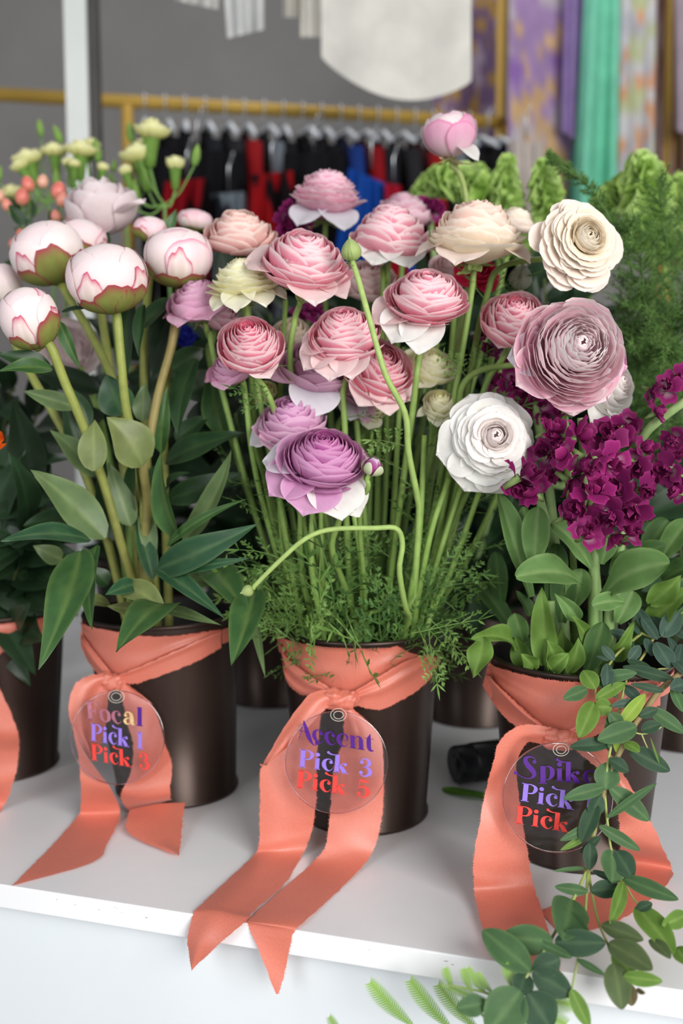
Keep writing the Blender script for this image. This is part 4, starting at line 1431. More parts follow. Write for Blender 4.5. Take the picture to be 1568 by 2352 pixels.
pe = [
    peony('peony bud with green and crimson sepals on its right, at the left edge', 66, 728, 142, 150, .96, (-.10, .88, .46), 1, ((335, .55, .35), (20, .5, .2), (250, .4, -.25)), ((112, 790, .965), (150, 880, .98), (196, 990, 1.0), (235, 1100, 1.03), (275, 1240, 1.05))),
    peony('round peony bud with wide green sepal, front and centre of the peonies', 246, 636, 196, 164, .985, (-.05, .90, .42), 2, ((292, .48, .12), (325, .5, -.05), (245, .35, -.35), (15, .5, .0)), ((268, 720, 1.0), (278, 830, 1.005), (291, 945, 1.02), (320, 1060, 1.04), (332, 1200, 1.05), (332, 1310, 1.06))),
    peony('large leaning peony bud with a crimson striped sepal, behind the round one', 108, 578, 178, 150, 1.07, (-.28, .86, .40), 3, ((290, .45, .45), (235, .45, -.1), (335, .5, -.1)), ((150, 670, 1.07), (210, 770, 1.07), (262, 880, 1.07), (300, 1000, 1.07), (330, 1250, 1.07)), streak=1),
    peony('smooth blush peony bud on a brown stem next to the yellow ranunculus', 410, 588, 168, 142, 1.05, (.02, .90, .30), 4, ((200, .5, .0), (250, .5, -.45), (310, .5, -.45)), ((404, 720, 1.045), (392, 800, 1.04), (362, 910, 1.03), (338, 1040, 1.02), (330, 1080, 1.02), (338, 1160, 1.04), (330, 1310, 1.06)), streak=1, c1=(.34, .26, .10)),
    peony('peony bud with crimson edges squeezed between the leaning bud and the open flower', 188, 548, 120, 96, 1.13, (.2, .88, .35), 5, ((280, .5, .3), (330, .5, .2)), ((215, 640, 1.12), (260, 900, 1.1)), streak=2, tone=.2),
    peony('small cracked peony bud showing magenta and cream, beside the open flower', 345, 525, 84, 60, 1.15, (.1, .88, .35), 6, ((230, .6, .3),), ((345, 600, 1.14), (330, 900, 1.1)), streak=2, tone=.6),
    peony('dusky pink peony bud in the back row left of the peach ranunculus', 447, 505, 86, 52, 1.25, (.1, .9, .2), 7, (), ((447, 600, 1.2), (380, 900, 1.1)), streak=1, tone=.7),
    peony('pale blurred peony at the left edge beneath the leaning bud', 8, 650, 84, 100, 1.10, (-.4, .8, .3), 8, (), ((40, 800, 1.1), (200, 1100, 1.08)), streak=0, tone=.1),
]
# open peony
c = P(232, 486, 1.2)
t = thing('peony', c, 'open pale pink peony with a long petal stretched to the right', 'flower')
R = 92 / F * 1.2
axis = V(-.1, .85, .45)
Mx = frame(axis)
mb = MB()
rr = random.Random(9)
for i in range(14):
    tt = i / 13
    shell(mb, c, Mx, R, i * 2.39996, R * lerp(.45, .92, tt), R * .6, R * lerp(.85, .45, tt), lerp(.55, 1.0, tt), lerp(1.0, .6, tt), ((.88, .62, .68), (.90, .76, .77), (.90, .80, .82)), rr, .03, cut=.25)
mb.build('bloom', M_PETAL, t)
for k, g in enumerate(((330, 1.35, -.55, .36), (205, 1.1, .0, .45), (60, .9, -.7, .35), (260, .8, .1, .5))):
    guard_petal(t, c, axis, R, g[0], g[1], g[2], g[3], ((.86, .60, .66), (.88, .74, .75), (.90, .80, .82)), k)
stem_path(t, [P(300, 1400, 1.1), P(290, 1000, 1.14), P(262, 700, 1.18), c - axis * R * .6], .005, .004)
pe.append(t)
c = P(160, 800, 1.17)
t = thing('peony', c, 'faded white pink peony hanging in the shade behind the stems', 'flower')
mb = MB()
R = 70 / F * 1.17
axis = V(.1, -.2, .9)
Mx = frame(axis)
for i in range(12):
    tt = i / 11
    shell(mb, c, Mx, R, i * 2.39996, R * lerp(.4, .95, tt), R * .3, R * .4 * (1 - tt), 1.05, .6, ((.66, .50, .50), (.72, .60, .60), (.78, .68, .68)), rr, .04)
mb.build('bloom', M_PETAL, t)
guard_petal(t, c, axis, R, 200, 1.6, .2, .5, ((.66, .50, .50), (.72, .60, .60), (.78, .68, .68)), 5)
guard_petal(t, c, axis, R, 330, .9, .2, .5, ((.66, .50, .50), (.72, .60, .60), (.78, .68, .68)), 6)
stem_path(t, [P(300, 1400, 1.12), P(240, 1000, 1.17), c + FWD * .02], .004, .004)
pe.append(t)


# peony foliage; positions in the picture, each leaf starts at a stem node
def pl(par, bx, by, bd, tx, ty, td, w, tone='g', fold=.25, bend=.1, side=0., face=None, twist=0., seed=0, shape=1.0):
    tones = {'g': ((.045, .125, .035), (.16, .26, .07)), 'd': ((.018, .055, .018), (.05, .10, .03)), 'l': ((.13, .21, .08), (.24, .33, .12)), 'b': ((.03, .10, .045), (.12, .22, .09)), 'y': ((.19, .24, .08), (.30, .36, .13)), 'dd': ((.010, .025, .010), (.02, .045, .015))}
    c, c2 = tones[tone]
    a, b = P(bx, by, bd), P(tx, ty, td)
    leaf(pe[par], a, b, w / F * bd, bend=bend, side=side, fold=fold, c=c, c2=c2, seed=seed or int(bx + ty), face=face, twist=twist, shape=shape)


def q(x, y):
    return x / 2.45, 800 + y / 2.45


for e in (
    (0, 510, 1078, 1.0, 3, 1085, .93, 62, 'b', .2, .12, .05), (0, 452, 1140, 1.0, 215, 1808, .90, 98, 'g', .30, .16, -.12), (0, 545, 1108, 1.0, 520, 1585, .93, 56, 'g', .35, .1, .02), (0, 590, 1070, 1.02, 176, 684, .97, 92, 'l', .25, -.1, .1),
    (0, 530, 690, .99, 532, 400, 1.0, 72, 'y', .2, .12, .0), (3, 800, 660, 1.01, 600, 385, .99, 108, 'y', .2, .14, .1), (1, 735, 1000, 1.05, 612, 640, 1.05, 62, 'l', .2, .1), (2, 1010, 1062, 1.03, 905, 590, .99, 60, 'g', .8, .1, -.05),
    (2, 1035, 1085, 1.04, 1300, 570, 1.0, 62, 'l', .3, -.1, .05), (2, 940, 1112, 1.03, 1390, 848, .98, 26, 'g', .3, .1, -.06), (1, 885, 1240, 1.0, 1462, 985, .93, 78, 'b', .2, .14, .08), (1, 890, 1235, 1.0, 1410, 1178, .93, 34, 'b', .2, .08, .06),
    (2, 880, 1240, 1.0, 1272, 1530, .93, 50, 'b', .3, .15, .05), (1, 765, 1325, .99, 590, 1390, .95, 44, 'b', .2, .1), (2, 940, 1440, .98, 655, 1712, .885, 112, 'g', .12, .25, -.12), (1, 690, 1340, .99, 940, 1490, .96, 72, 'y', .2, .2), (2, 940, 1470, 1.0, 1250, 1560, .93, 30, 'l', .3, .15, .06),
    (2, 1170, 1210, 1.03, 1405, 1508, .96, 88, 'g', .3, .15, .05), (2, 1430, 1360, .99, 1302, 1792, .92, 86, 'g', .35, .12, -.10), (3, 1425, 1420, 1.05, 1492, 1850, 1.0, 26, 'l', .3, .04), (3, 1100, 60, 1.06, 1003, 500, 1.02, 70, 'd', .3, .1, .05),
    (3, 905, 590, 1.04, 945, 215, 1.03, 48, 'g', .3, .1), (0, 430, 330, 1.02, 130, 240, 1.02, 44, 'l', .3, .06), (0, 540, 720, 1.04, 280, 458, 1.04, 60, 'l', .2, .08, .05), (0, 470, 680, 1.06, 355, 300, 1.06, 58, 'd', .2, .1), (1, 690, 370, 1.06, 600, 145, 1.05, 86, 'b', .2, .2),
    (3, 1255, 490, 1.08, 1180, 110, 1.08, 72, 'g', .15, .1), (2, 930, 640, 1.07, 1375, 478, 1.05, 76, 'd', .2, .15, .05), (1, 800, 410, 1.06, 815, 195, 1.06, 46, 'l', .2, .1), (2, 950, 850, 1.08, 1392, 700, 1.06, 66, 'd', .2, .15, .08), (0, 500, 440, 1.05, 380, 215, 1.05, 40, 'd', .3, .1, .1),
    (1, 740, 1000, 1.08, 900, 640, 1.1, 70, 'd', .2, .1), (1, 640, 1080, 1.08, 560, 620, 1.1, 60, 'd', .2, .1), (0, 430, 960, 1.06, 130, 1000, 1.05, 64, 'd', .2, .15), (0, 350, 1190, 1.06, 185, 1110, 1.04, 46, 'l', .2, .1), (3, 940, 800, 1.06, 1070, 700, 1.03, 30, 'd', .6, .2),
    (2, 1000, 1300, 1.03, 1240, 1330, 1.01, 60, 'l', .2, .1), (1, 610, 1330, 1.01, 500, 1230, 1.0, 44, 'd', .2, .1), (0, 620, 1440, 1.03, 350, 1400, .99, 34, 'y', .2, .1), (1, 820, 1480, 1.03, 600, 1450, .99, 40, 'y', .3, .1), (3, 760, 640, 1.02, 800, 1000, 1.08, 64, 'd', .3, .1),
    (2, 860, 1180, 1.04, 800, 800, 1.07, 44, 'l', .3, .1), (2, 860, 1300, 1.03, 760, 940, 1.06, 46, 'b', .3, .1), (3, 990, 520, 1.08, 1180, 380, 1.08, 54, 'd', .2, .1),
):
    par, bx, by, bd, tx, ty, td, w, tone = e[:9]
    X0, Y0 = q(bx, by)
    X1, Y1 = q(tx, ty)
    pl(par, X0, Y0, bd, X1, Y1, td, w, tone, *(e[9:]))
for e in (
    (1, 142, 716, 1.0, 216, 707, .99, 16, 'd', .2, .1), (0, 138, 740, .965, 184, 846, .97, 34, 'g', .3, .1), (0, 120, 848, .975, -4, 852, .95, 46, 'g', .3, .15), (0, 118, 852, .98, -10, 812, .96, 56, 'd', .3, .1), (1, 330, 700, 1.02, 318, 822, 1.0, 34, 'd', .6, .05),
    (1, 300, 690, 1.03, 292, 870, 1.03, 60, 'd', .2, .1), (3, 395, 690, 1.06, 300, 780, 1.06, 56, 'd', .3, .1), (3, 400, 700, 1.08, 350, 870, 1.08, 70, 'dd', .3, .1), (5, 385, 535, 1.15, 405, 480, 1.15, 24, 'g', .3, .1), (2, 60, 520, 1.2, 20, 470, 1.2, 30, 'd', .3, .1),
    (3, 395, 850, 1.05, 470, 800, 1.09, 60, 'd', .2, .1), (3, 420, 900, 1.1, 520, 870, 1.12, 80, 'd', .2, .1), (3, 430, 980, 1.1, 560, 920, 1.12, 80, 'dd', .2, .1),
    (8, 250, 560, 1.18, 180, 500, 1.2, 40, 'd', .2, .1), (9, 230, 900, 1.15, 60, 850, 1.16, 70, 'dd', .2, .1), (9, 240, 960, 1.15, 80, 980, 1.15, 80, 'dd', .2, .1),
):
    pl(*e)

# ================================================================== PURPLE STOCK
stocks = []


def stock(label, tip, pts, florets, seed, leaves=(), d0=None, r=.0052, B=None):
    """a spike: stem through pts (px,py,d), double florets (px,py,w,d,(axis))"""
    B = B or B3
    c = P(*pts[0])
    t = thing('stock_flower', c, label, 'flower', None)
    stem_path(t, [P(*p) for p in reversed(pts)], r, r * .8, (.20, .34, .12), (.32, .46, .18), n=26)
    for k, (px, py, w, d, ax) in enumerate(florets):
        rr = random.Random(seed * 50 + k)
        cc = P(px, py, d)
        R = w / 2 / F * d
        axis = V(*ax)
        Mx = frame(axis)
        mb = MB()
        br = rr.uniform(.75, 1.35)
        sc = lambda q_: tuple(tuple(min(1, x * br) for x in y_) for y_ in q_)
        for i in range(4):
            cols = sc(((.60, .48, .52) if rr.random() < .35 else (.28, .03, .17), (.25, .014, .125), (.33, .03, .17)))
            shell(mb, cc, Mx, R, i * PI / 2 + rr.uniform(-.3, .3), R * rr.uniform(.75, 1.0), R * .2, R * rr.uniform(-.3, .25), 1.2, .62, cols, rr, .16, cut=.5, bulge=.9, flat=.8)
        for i in range(9):
            cols = sc(((.15, .005, .07), (.23, .012, .11), (.38, .045, .19)))
            shell(mb, cc, Mx, R, rr.uniform(0, 6.3), R * rr.uniform(.15, .55), R * .2, R * rr.uniform(.2, .75), rr.uniform(.3, 1.4), rr.uniform(.5, 1.0), cols, rr, .2, cut=.4, fine=False, flat=rr.choice((0, .3)))
        fo_ = mb.build('floret', M_PETAL, t)
        mb = MB()
        b0 = cc - axis * R * .25
        b1 = cc - axis * R * 1.0
        mb.tube([b1, b0], [R * .10, R * .2], 6, (.28, .40, .14))
        mb.build('calyx', M_SOFTLEAF, fo_)
    stocks.append(t)
    return t


def fl(lst, d, seed):
    rr = random.Random(seed)
    out = []
    for e in lst:
        px, py, w = e[:3]
        dd = d + (e[3] if len(e) > 3 else rr.uniform(-.015, .015))
        out.append((px, py, w * 1.3, dd, (rr.uniform(-1.1, 1.1), rr.uniform(-.7, .8), rr.uniform(.5, 1))))
    return out


stock('purple stock spike with the densest blossom, hanging forward over its leaves', None,
      [(1335, 960, .95), (1345, 1100, .96), (1360, 1250, .98), (1372, 1400, 1.0), (1368, 1530, 1.01), (1365, 1600, 1.02)],
      fl([(1335, 1000, 78), (1392, 1000, 78), (1290, 1045, 74), (1345, 1060, 84, -.025), (1405, 1060, 80, -.02), (1315, 1110, 74, -.01), (1365, 1125, 86, -.035), (1420, 1120, 80, -.02), (1330, 1170, 80, -.02), (1398, 1185, 84, -.03), (1450, 1170, 76),
          (1345, 1222, 84, -.03), (1410, 1235, 66), (1448, 1225, 70), (1478, 1130, 70), (1300, 1185, 56, -.01), (1370, 1060, 50, -.045), (1450, 1070, 76)], .915, 1), 1)
stock('purple stock spike whose blossoms overlap the pure white ranunculus', None,
      [(1222, 1060, .95), (1240, 1150, .97), (1290, 1350, 1.0), (1300, 1560, 1.01), (1300, 1600, 1.02)],
      fl([(1205, 1088, 92, -.025), (1222, 1130, 74, -.015), (1252, 1045, 70), (1282, 1005, 74), (1262, 985, 60), (1190, 1120, 54, -.01), (1265, 1085, 50, .01)], .925, 2), 2)
stock('dark stock spike half hidden behind the huge variegated ranunculus', None,
      [(1215, 860, 1.05), (1240, 1000, 1.03), (1270, 1200, 1.02), (1290, 1500, 1.02), (1300, 1590, 1.02)],
      fl([(1175, 880, 64), (1210, 905, 66), (1170, 835, 44), (1235, 935, 66), (1245, 965, 50), (1145, 880, 50), (1290, 940, 56), (1200, 935, 50), (1105, 770, 40, .05), (1125, 720, 34, .05), (1130, 800, 40, .05)], 1.03, 3), 3)
stock('purple stock spike with green buds entering at the right edge', None,
      [(1600, 905, .93), (1568, 925, .93), (1520, 960, .94), (1478, 1000, .95), (1450, 1060, .97), (1430, 1200, 1.0), (1400, 1500, 1.01), (1380, 1590, 1.02)],
      fl([(1545, 1010, 62, -.01), (1530, 1080, 76), (1490, 1080, 70), (1555, 1100, 60), (1545, 1045, 60), (1530, 890, 62), (1500, 900, 50), (1555, 870, 60), (1510, 945, 50), (1480, 1030, 64), (1440, 980, 72), (1420, 985, 60), (1550, 1130, 50)], .935, 4), 4)
for i, (px, py, n_, sp, d, lab) in enumerate(((690, 510, 9, 60, 1.22, 'dark purple stock blossom behind the frilly mauve ranunculus'), (985, 475, 6, 36, 1.30, 'magenta stock blossom behind the dusty pink ranunculus'), (835, 650, 6, 34, 1.16, 'dark plum stock blossom in shade behind the rose pink ranunculus'),
                                              (700, 720, 4, 30, 1.16, 'plum stock blossom deep in shade left of the rose pink ranunculus'), (1290, 910, 4, 24, 1.1, 'plum stock blossom deep in shade under the huge ranunculus'))):
    rr = random.Random(i + 60)
    stock(lab, None, [(px, py, d + .02), (px + 10, py + 200, d + .04), (lerp(px, 860, .3), 1100, d + .1), (lerp(px, 860, .5), 1360, 1.36), (lerp(px, 860, .5), 1390, 1.37)],
          [(px + rr.uniform(-1, 1) * sp, py + rr.uniform(-.5, .6) * sp, 58, d + rr.uniform(-.02, .02), (rr.uniform(-.5, .5), rr.uniform(0, .8), 1)) for _ in range(n_)], 60 + i)


def q3(x, y):
    return 1000 + x / 2.76, 850 + y / 2.76


SL = ((.125, .25, .07), (.28, .42, .16))
SLY = ((.125, .24, .04), (.24, .37, .09))
SLD = ((.05, .12, .03), (.12, .20, .06))
for k, e in enumerate((
    (1, 600, 1440, .97, 400, 780, .97, 56, SL, .5, .06, -.04), (1, 610, 1235, .98, 560, 865, .97, 42, SL, .4, .06, 0), (1, 625, 1245, .96, 650, 868, .95, 66, SL, .25, .08, .0), (1, 690, 1870, .95, 668, 1380, .94, 66, SLY, .35, .06, .05), (0, 905, 1345, .95, 508, 1310, .90, 76, SL, .3, .22, .05),
    (0, 985, 1260, .96, 735, 965, .95, 64, SL, .3, .12, .06), (3, 1060, 1440, .95, 1482, 1225, .89, 96, SL, .15, .18, -.12), (3, 1190, 1470, .94, 992, 1492, .92, 44, SL, .3, .1, .1), (0, 975, 1780, .96, 850, 1550, .93, 38, SLY, .5, .12, .08), (0, 905, 1590, .95, 750, 1410, .93, 40, SL, .5, .12, .08),
    (0, 1050, 1230, .97, 1100, 1010, .97, 48, SL, .3, .1, 0), (3, 1420, 1210, 1.0, 1600, 950, .98, 56, SL, .3, .1, 0), (3, 1350, 1600, .98, 1620, 1370, .95, 66, SLY, .3, .14, .1), (3, 1180, 1200, 1.0, 1460, 1110, .98, 46, SLD, .3, .1, 0), (3, 1360, 1480, .97, 1560, 1300, .95, 60, SLY, .3, .14, 0), (3, 1440, 1340, 1.0, 1620, 1240, .98, 60, SLD, .3, .14, 0),
    (1, 560, 1880, .97, 505, 1690, .97, 50, SLY, .5, .1, 0), (1, 620, 1890, .95, 540, 1800, .94, 44, SLY, .5, .2, .1), (0, 770, 1900, .95, 700, 1700, .94, 50, SLY, .5, .2, 0), (0, 850, 1910, .95, 910, 1690, .94, 46, SLY, .5, .2, 0), (0, 730, 1900, .94, 850, 1790, .93, 44, SLY, .6, .2, 0), (0, 960, 1910, .95, 1060, 1600, .94, 60, SLD, .4, .1, 0),
    (1, 560, 1720, .98, 500, 1540, .97, 48, SL, .4, .1, 0), (1, 600, 1560, .97, 510, 1400, .97, 36, SLD, .4, .1, 0), (0, 800, 1600, .98, 800, 1240, .98, 60, SLD, .4, .1, 0), (0, 880, 1500, .98, 930, 1260, .97, 60, SL, .4, .1, 0), (1, 720, 1500, .98, 760, 1100, .98, 60, SLD, .4, .1, 0),
    (1, 520, 1760, .97, 225, 1700, .93, 60, SLY, .3, .2, .05), (1, 300, 1700, .935, 235, 1950, .92, 62, SLY, .3, .1, -.1), (3, 1150, 1600, .96, 1250, 1400, .96, 60, SL, .3, .1, 0), (3, 1060, 1860, .96, 1260, 1600, .93, 50, SLY, .4, .15, 0), (3, 1240, 1740, .99, 1440, 1500, .98, 66, SLD, .3, .1, 0),
    (2, 420, 1500, 1.06, 380, 1150, 1.05, 46, SLD, .3, .1, 0), (2, 500, 1680, 1.06, 250, 1340, 1.06, 44, SLD, .3, .1, .05), (3, 1500, 1650, 1.0, 1600, 1500, .98, 70, SLD, .3, .1, 0), (0, 1120, 1300, .99, 1260, 1160, .97, 60, SLD, .3, .1, 0), (3, 1300, 1180, 1.02, 1470, 950, 1.02, 60, SLD, .3, .1, 0),
    (0, 800, 1890, .97, 790, 1640, .97, 50, SLY, .5, .2, 0), (1, 600, 1900, .99, 630, 1700, 1.0, 50, SLD, .5, .2, 0),
)):
    par, bx, by, bd, tx, ty, td, w, cc, fo, be, si = e
    X0, Y0 = q3(bx, by)
    X1, Y1 = q3(tx, ty)
    leaf(stocks[par], P(X0, Y0, bd), P(X1, Y1, td), w / F * bd, bend=be, side=si, fold=fo, c=cc[0], c2=cc[1], seed=k + 300, m=M_SOFTLEAF, mode='spoon' if e[7] > 41 and cc is not SLY else 'pointed', shape=1.1, wavy=.07 if cc is not SLY else .14)

# thick extra stalks of stock in its bucket
for i, (x0, y0, x1, y1) in enumerate(((1262, 1380, 1262, 1540), (1365, 1200, 1362, 1560), (1400, 1400, 1390, 1560))):
    stem_path(stocks[0], [P(x1, y1, .985), P((x0 + x1) / 2, (y0 + y1) / 2, .975), P(x0, y0, .97)], .006, .005, (.16, .30, .08), (.28, .42, .15))

# ================================================================== EUCALYPTUS
eu = thing('eucalyptus_branch', P(1568, 1545, .95), 'long eucalyptus branch trailing from the right edge down over the shelf', 'branch')


def ed(y):
    return interp(y, [(1380, .99), (1500, .93), (1600, .885), (1700, .862), (1900, .85), (2000, .845), (2080, .81), (2160, .77), (2250, .745), (2360, .735)])


def E(x, y, dd=0.):
    X, Y = 960 + x / 2.419, 1380 + y / 2.419
    return P(X, Y, ed(Y) + dd)


for pts, r0, r1, c0, c1 in (
    (((1560, 330), (1471, 392), (1340, 500), (1250, 620), (1200, 690), (1150, 780), (1100, 880), (1060, 980), (1035, 1045)), .0028, .0024, (.26, .19, .09), (.30, .24, .10)),
    (((1035, 1045), (1020, 1110), (1000, 1180), (965, 1340), (950, 1460), (942, 1500)), .0024, .002, (.30, .24, .10), (.36, .38, .12)),
    (((945, 1480), (960, 1600), (1000, 1780), (1050, 1900), (1090, 2000), (1130, 2070), (1165, 2130)), .0013, .0007, (.36, .42, .12), (.28, .22, .10)),
    (((945, 1490), (930, 1700), (915, 1830), (885, 2000), (855, 2150)), .0013, .0008, (.36, .44, .12), (.36, .44, .16)),
    (((940, 1490), (900, 1580), (850, 1680), (750, 1860), (690, 1960), (620, 2060), (540, 2200), (470, 2330), (440, 2400)), .0015, .001, (.36, .44, .12), (.36, .46, .18)),
    (((1035, 1050), (1045, 1180), (1060, 1300), (1075, 1390), (1130, 1530), (1180, 1630), (1230, 1700)), .0012, .0008, (.40, .50, .14), (.36, .44, .12)),
    (((1240, 180), (1170, 240), (1100, 300), (1050, 370), (1010, 420), (985, 490), (995, 560)), .0014, .0009, (.32, .36, .10), (.40, .48, .14)),
    (((1340, 150), (1260, 290), (1210, 360), (1160, 430), (1110, 640), (1060, 860), (1035, 1050)), .0014, .0012, (.34, .30, .10), (.38, .50, .14)),
    (((1050, 640), (1120, 690), (1180, 720), (1240, 740), (1320, 720), (1405, 655)), .0009, .0006, (.40, .48, .16), (.42, .54, .18)),
    (((1240, 740), (1280, 830), (1340, 910)), .0007, .0006, (.40, .48, .16), (.42, .54, .18)),
    (((1471, 330), (1400, 370), (1330, 380)), .0012, .0008, (.34, .30, .10), (.34, .36, .12)),
    (((1310, 200), (1370, 150), (1471, 60)), .0012, .0008, (.34, .30, .10), (.34, .36, .12)),
    (((1240, 180), (1310, 205), (1360, 190)), .0012, .0008, (.34, .36, .10), (.34, .36, .12)),
):
    stem_path(eu, [E(x, y, .004) for x, y in pts], r0, r1, c0, c1, n=26, name='stem')
EG = {'g': ((.075, .165, .065), (.15, .26, .10)), 'd': ((.035, .085, .045), (.08, .14, .07)), 'l': ((.15, .29, .05), (.28, .42, .10)), 'y': ((.27, .42, .05), (.36, .52, .10)), 'b': ((.06, .115, .085), (.12, .19, .13)), 'br': ((.16, .13, .06), (.22, .18, .10)), 's': ((.10, .15, .06), (.16, .21, .08))}
for k, e in enumerate((
    (985, 490, 915, 385, 90, 'l'), (940, 490, 805, 545, 68, 'g'), (985, 548, 1152, 455, 60, 'l'), (978, 562, 890, 762, 98, 'l'), (985, 590, 1078, 590, 82, 'l'), (1118, 692, 1262, 518, 66, 'y'), (1116, 692, 1108, 850, 72, 'y'), (1212, 700, 995, 775, 98, 'g'),
    (1065, 795, 842, 812, 66, 'd'), (1010, 430, 1215, 400, 62, 'g'), (1420, 440, 1135, 365, 62, 'd'), (1362, 502, 1180, 462, 40, 'd'), (1280, 600, 1480, 735, 76, 'g'), (1060, 880, 1170, 950, 66, 'd'), (1040, 1048, 1052, 898, 118, 'g'), (1035, 1035, 806, 1100, 66, 'g'),
    (1060, 1035, 1282, 1222, 92, 'g'), (1050, 1205, 1325, 1012, 40, 'g'), (1015, 1080, 950, 1200, 84, 'd'), (992, 1130, 905, 1342, 80, 'd'), (978, 1240, 788, 1332, 44, 'g'), (940, 1305, 790, 1386, 30, 'l'), (1005, 1250, 1232, 1386, 56, 'g'), (955, 1345, 950, 1495, 66, 'd'),
    (1075, 1388, 1075, 1570, 142, 'g'), (1100, 1390, 1190, 1540, 100, 'd'), (1140, 1540, 1447, 1660, 74, 'g'), (930, 1485, 748, 1502, 20, 'g'), (970, 1500, 1112, 1560, 30, 'd'), (942, 1615, 758, 1588, 50, 'g'), (960, 1612, 1128, 1595, 80, 'd'), (1140, 1560, 1062, 1795, 70, 'l'),
    (850, 1660, 800, 1885, 165, 'g'), (800, 1745, 948, 1885, 96, 'g'), (748, 1895, 465, 1862, 118, 'g'), (622, 2055, 358, 1830, 128, 'g'), (640, 2050, 790, 1990, 96, 'd'), (635, 2055, 855, 2190, 110, 'd'), (852, 1982, 633, 1880, 42, 'g'), (880, 1990, 1042, 2082, 28, 'g'),
    (760, 1895, 1042, 1900, 108, 'd'), (1020, 1800, 1252, 1885, 74, 's'), (1058, 1900, 1302, 2052, 112, 's'), (1085, 2015, 1132, 2272, 106, 's'), (1100, 1930, 1190, 2100, 90, 'l'), (1140, 2085, 1357, 2112, 60, 'l'), (1168, 2125, 1188, 2252, 56, 'br'), (1212, 2160, 1262, 2180, 22, 'br'),
    (1215, 1700, 1422, 1962, 118, 'l'), (1212, 1720, 1300, 1680, 50, 'd'), (1490, 1745, 1355, 1805, 74, 'l'), (1432, 1925, 1510, 2030, 70, 'l'), (568, 2168, 385, 2400, 172, 'g'), (560, 2190, 600, 2060, 88, 'd'), (850, 2158, 952, 2375, 62, 'l'), (610, 2180, 735, 2380, 150, 'd'), (372, 2235, 212, 2265, 84, 'g'),
    (1290, 1880, 1400, 1990, 66, 's'), (1172, 205, 1062, 168, 54, 'b'), (1312, 205, 1203, 28, 68, 'b'), (1350, 198, 1452, 58, 104, 'b'), (1290, 305, 1276, 210, 84, 'b'), (1402, 372, 1318, 230, 106, 'b'), (1432, 312, 1388, 195, 54, 'b'), (1432, 372, 1465, 240, 56, 'b'), (1228, 190, 1168, 120, 44, 'b'),
    (1060, 335, 988, 306, 20, 'b'), (1170, 330, 1232, 250, 58, 'b'), (1048, 492, 1050, 350, 66, 'b'), (1205, 560, 1070, 585, 40, 'b'), (1235, 560, 1140, 470, 56, 'b'), (1165, 820, 1397, 945, 88, 'd'), (1240, 720, 1345, 685, 60, 'd'), (1490, 460, 1400, 490, 76, 'b'), (1330, 215, 1240, 90, 60, 'b'), (1500, 210, 1420, 130, 70, 'b'),
    (1360, 195, 1300, 80, 66, 'b'), (1130, 700, 1060, 620, 66, 'g'), (1300, 390, 1160, 330, 50, 'd'), (1410, 480, 1471, 620, 60, 'g'), (1060, 640, 1060, 820, 50, 'g'), (1150, 790, 1230, 840, 60, 'l'), (1420, 330, 1500, 420, 80, 'b'), (1090, 330, 1020, 250, 46, 'b'), (1200, 250, 1120, 215, 40, 'b'),
    (1000, 440, 1110, 540, 56, 'g'), (1230, 640, 1330, 600, 50, 'd'), (1340, 905, 1290, 760, 10, 'l'), (1010, 1310, 900, 1400, 40, 'd'),
)):
    x0, y0, x1, y1, w, tn = e
    rr = random.Random(k + 40)
    a, b = E(x0, y0), E(x1, y1, rr.uniform(-.012, .006))
    w_ = w / 2.419 / F * .85 * 1.24
    leaf(eu, a, b, w_, bend=rr.uniform(.03, .10), fold=rr.uniform(.08, .25), c=tuple(x * .9 for x in EG[tn][0]), c2=EG[tn][1], seed=k, face=V(rr.uniform(-.35, .35), rr.uniform(.1, .6), 1), mode='oval', m=M_SOFTLEAF, wavy=.02)

# ================================================================== FERN under the shelf edge
def fern(label, ra, pinn, seed):
    t = thing('fern_frond', P(*ra[-1]), label, 'fern')
    stem_path(t, [P(*p) for p in ra], .0011, .0007, (.30, .40, .10), (.30, .44, .12), n=16, name='stalk')
    for k, (bx, by, tx, ty, d, d2, w) in enumerate(pinn):
        a, b = P(bx, by, d), P(tx, ty, d2)
        dn = (b - a).normalized()
        L = (b - a).length
        face = V(-.2, .3, 1)
        s = dn.cross(face).normalized()
        mb = MB()
        cur = [a.lerp(b, i / 20) + s * (math.sin(i / 20 * PI) * L * -.04) for i in range(21)]
        mb.tube(cur, [.0007 * (1 - .7 * i / 20) for i in range(21)], 4, (.32, .46, .10), cap=False)
        n = 24
        for i in range(n):
            tt = (i + .5) / n
            p = a.lerp(b, tt) + s * (math.sin(tt * PI) * L * -.04)
            l = 1.35 * w / F * d * math.sin(PI * min(1, (1 - tt) * .9 + .10)) ** .6 * .62 * (1 - .25 * (1 - tt))
            for sg in (-1, 1):
                dd = (s * sg + dn * .55).normalized()
                q_ = mix((.11, .27, .025), (.24, .44, .05), tt)
                x0 = mb.vert(p - dn * L / n * .45, q_)
                x1 = mb.vert(p + dn * L / n * .50, q_)
                x2 = mb.vert(p + dd * l * .7 + dn * L / n * .42, q_)
                x3 = mb.vert(p + dd * l * .7 - dn * L / n * .15, q_)
                x4 = mb.vert(p + dd * l + dn * .0012, mix(q_, (.5, .6, .2), .4))
                mb.f.append((x0, x1, x2, x3))
                mb.f.append((x3, x2, x4))
        mb.build('leaflet', M_FERN, t)


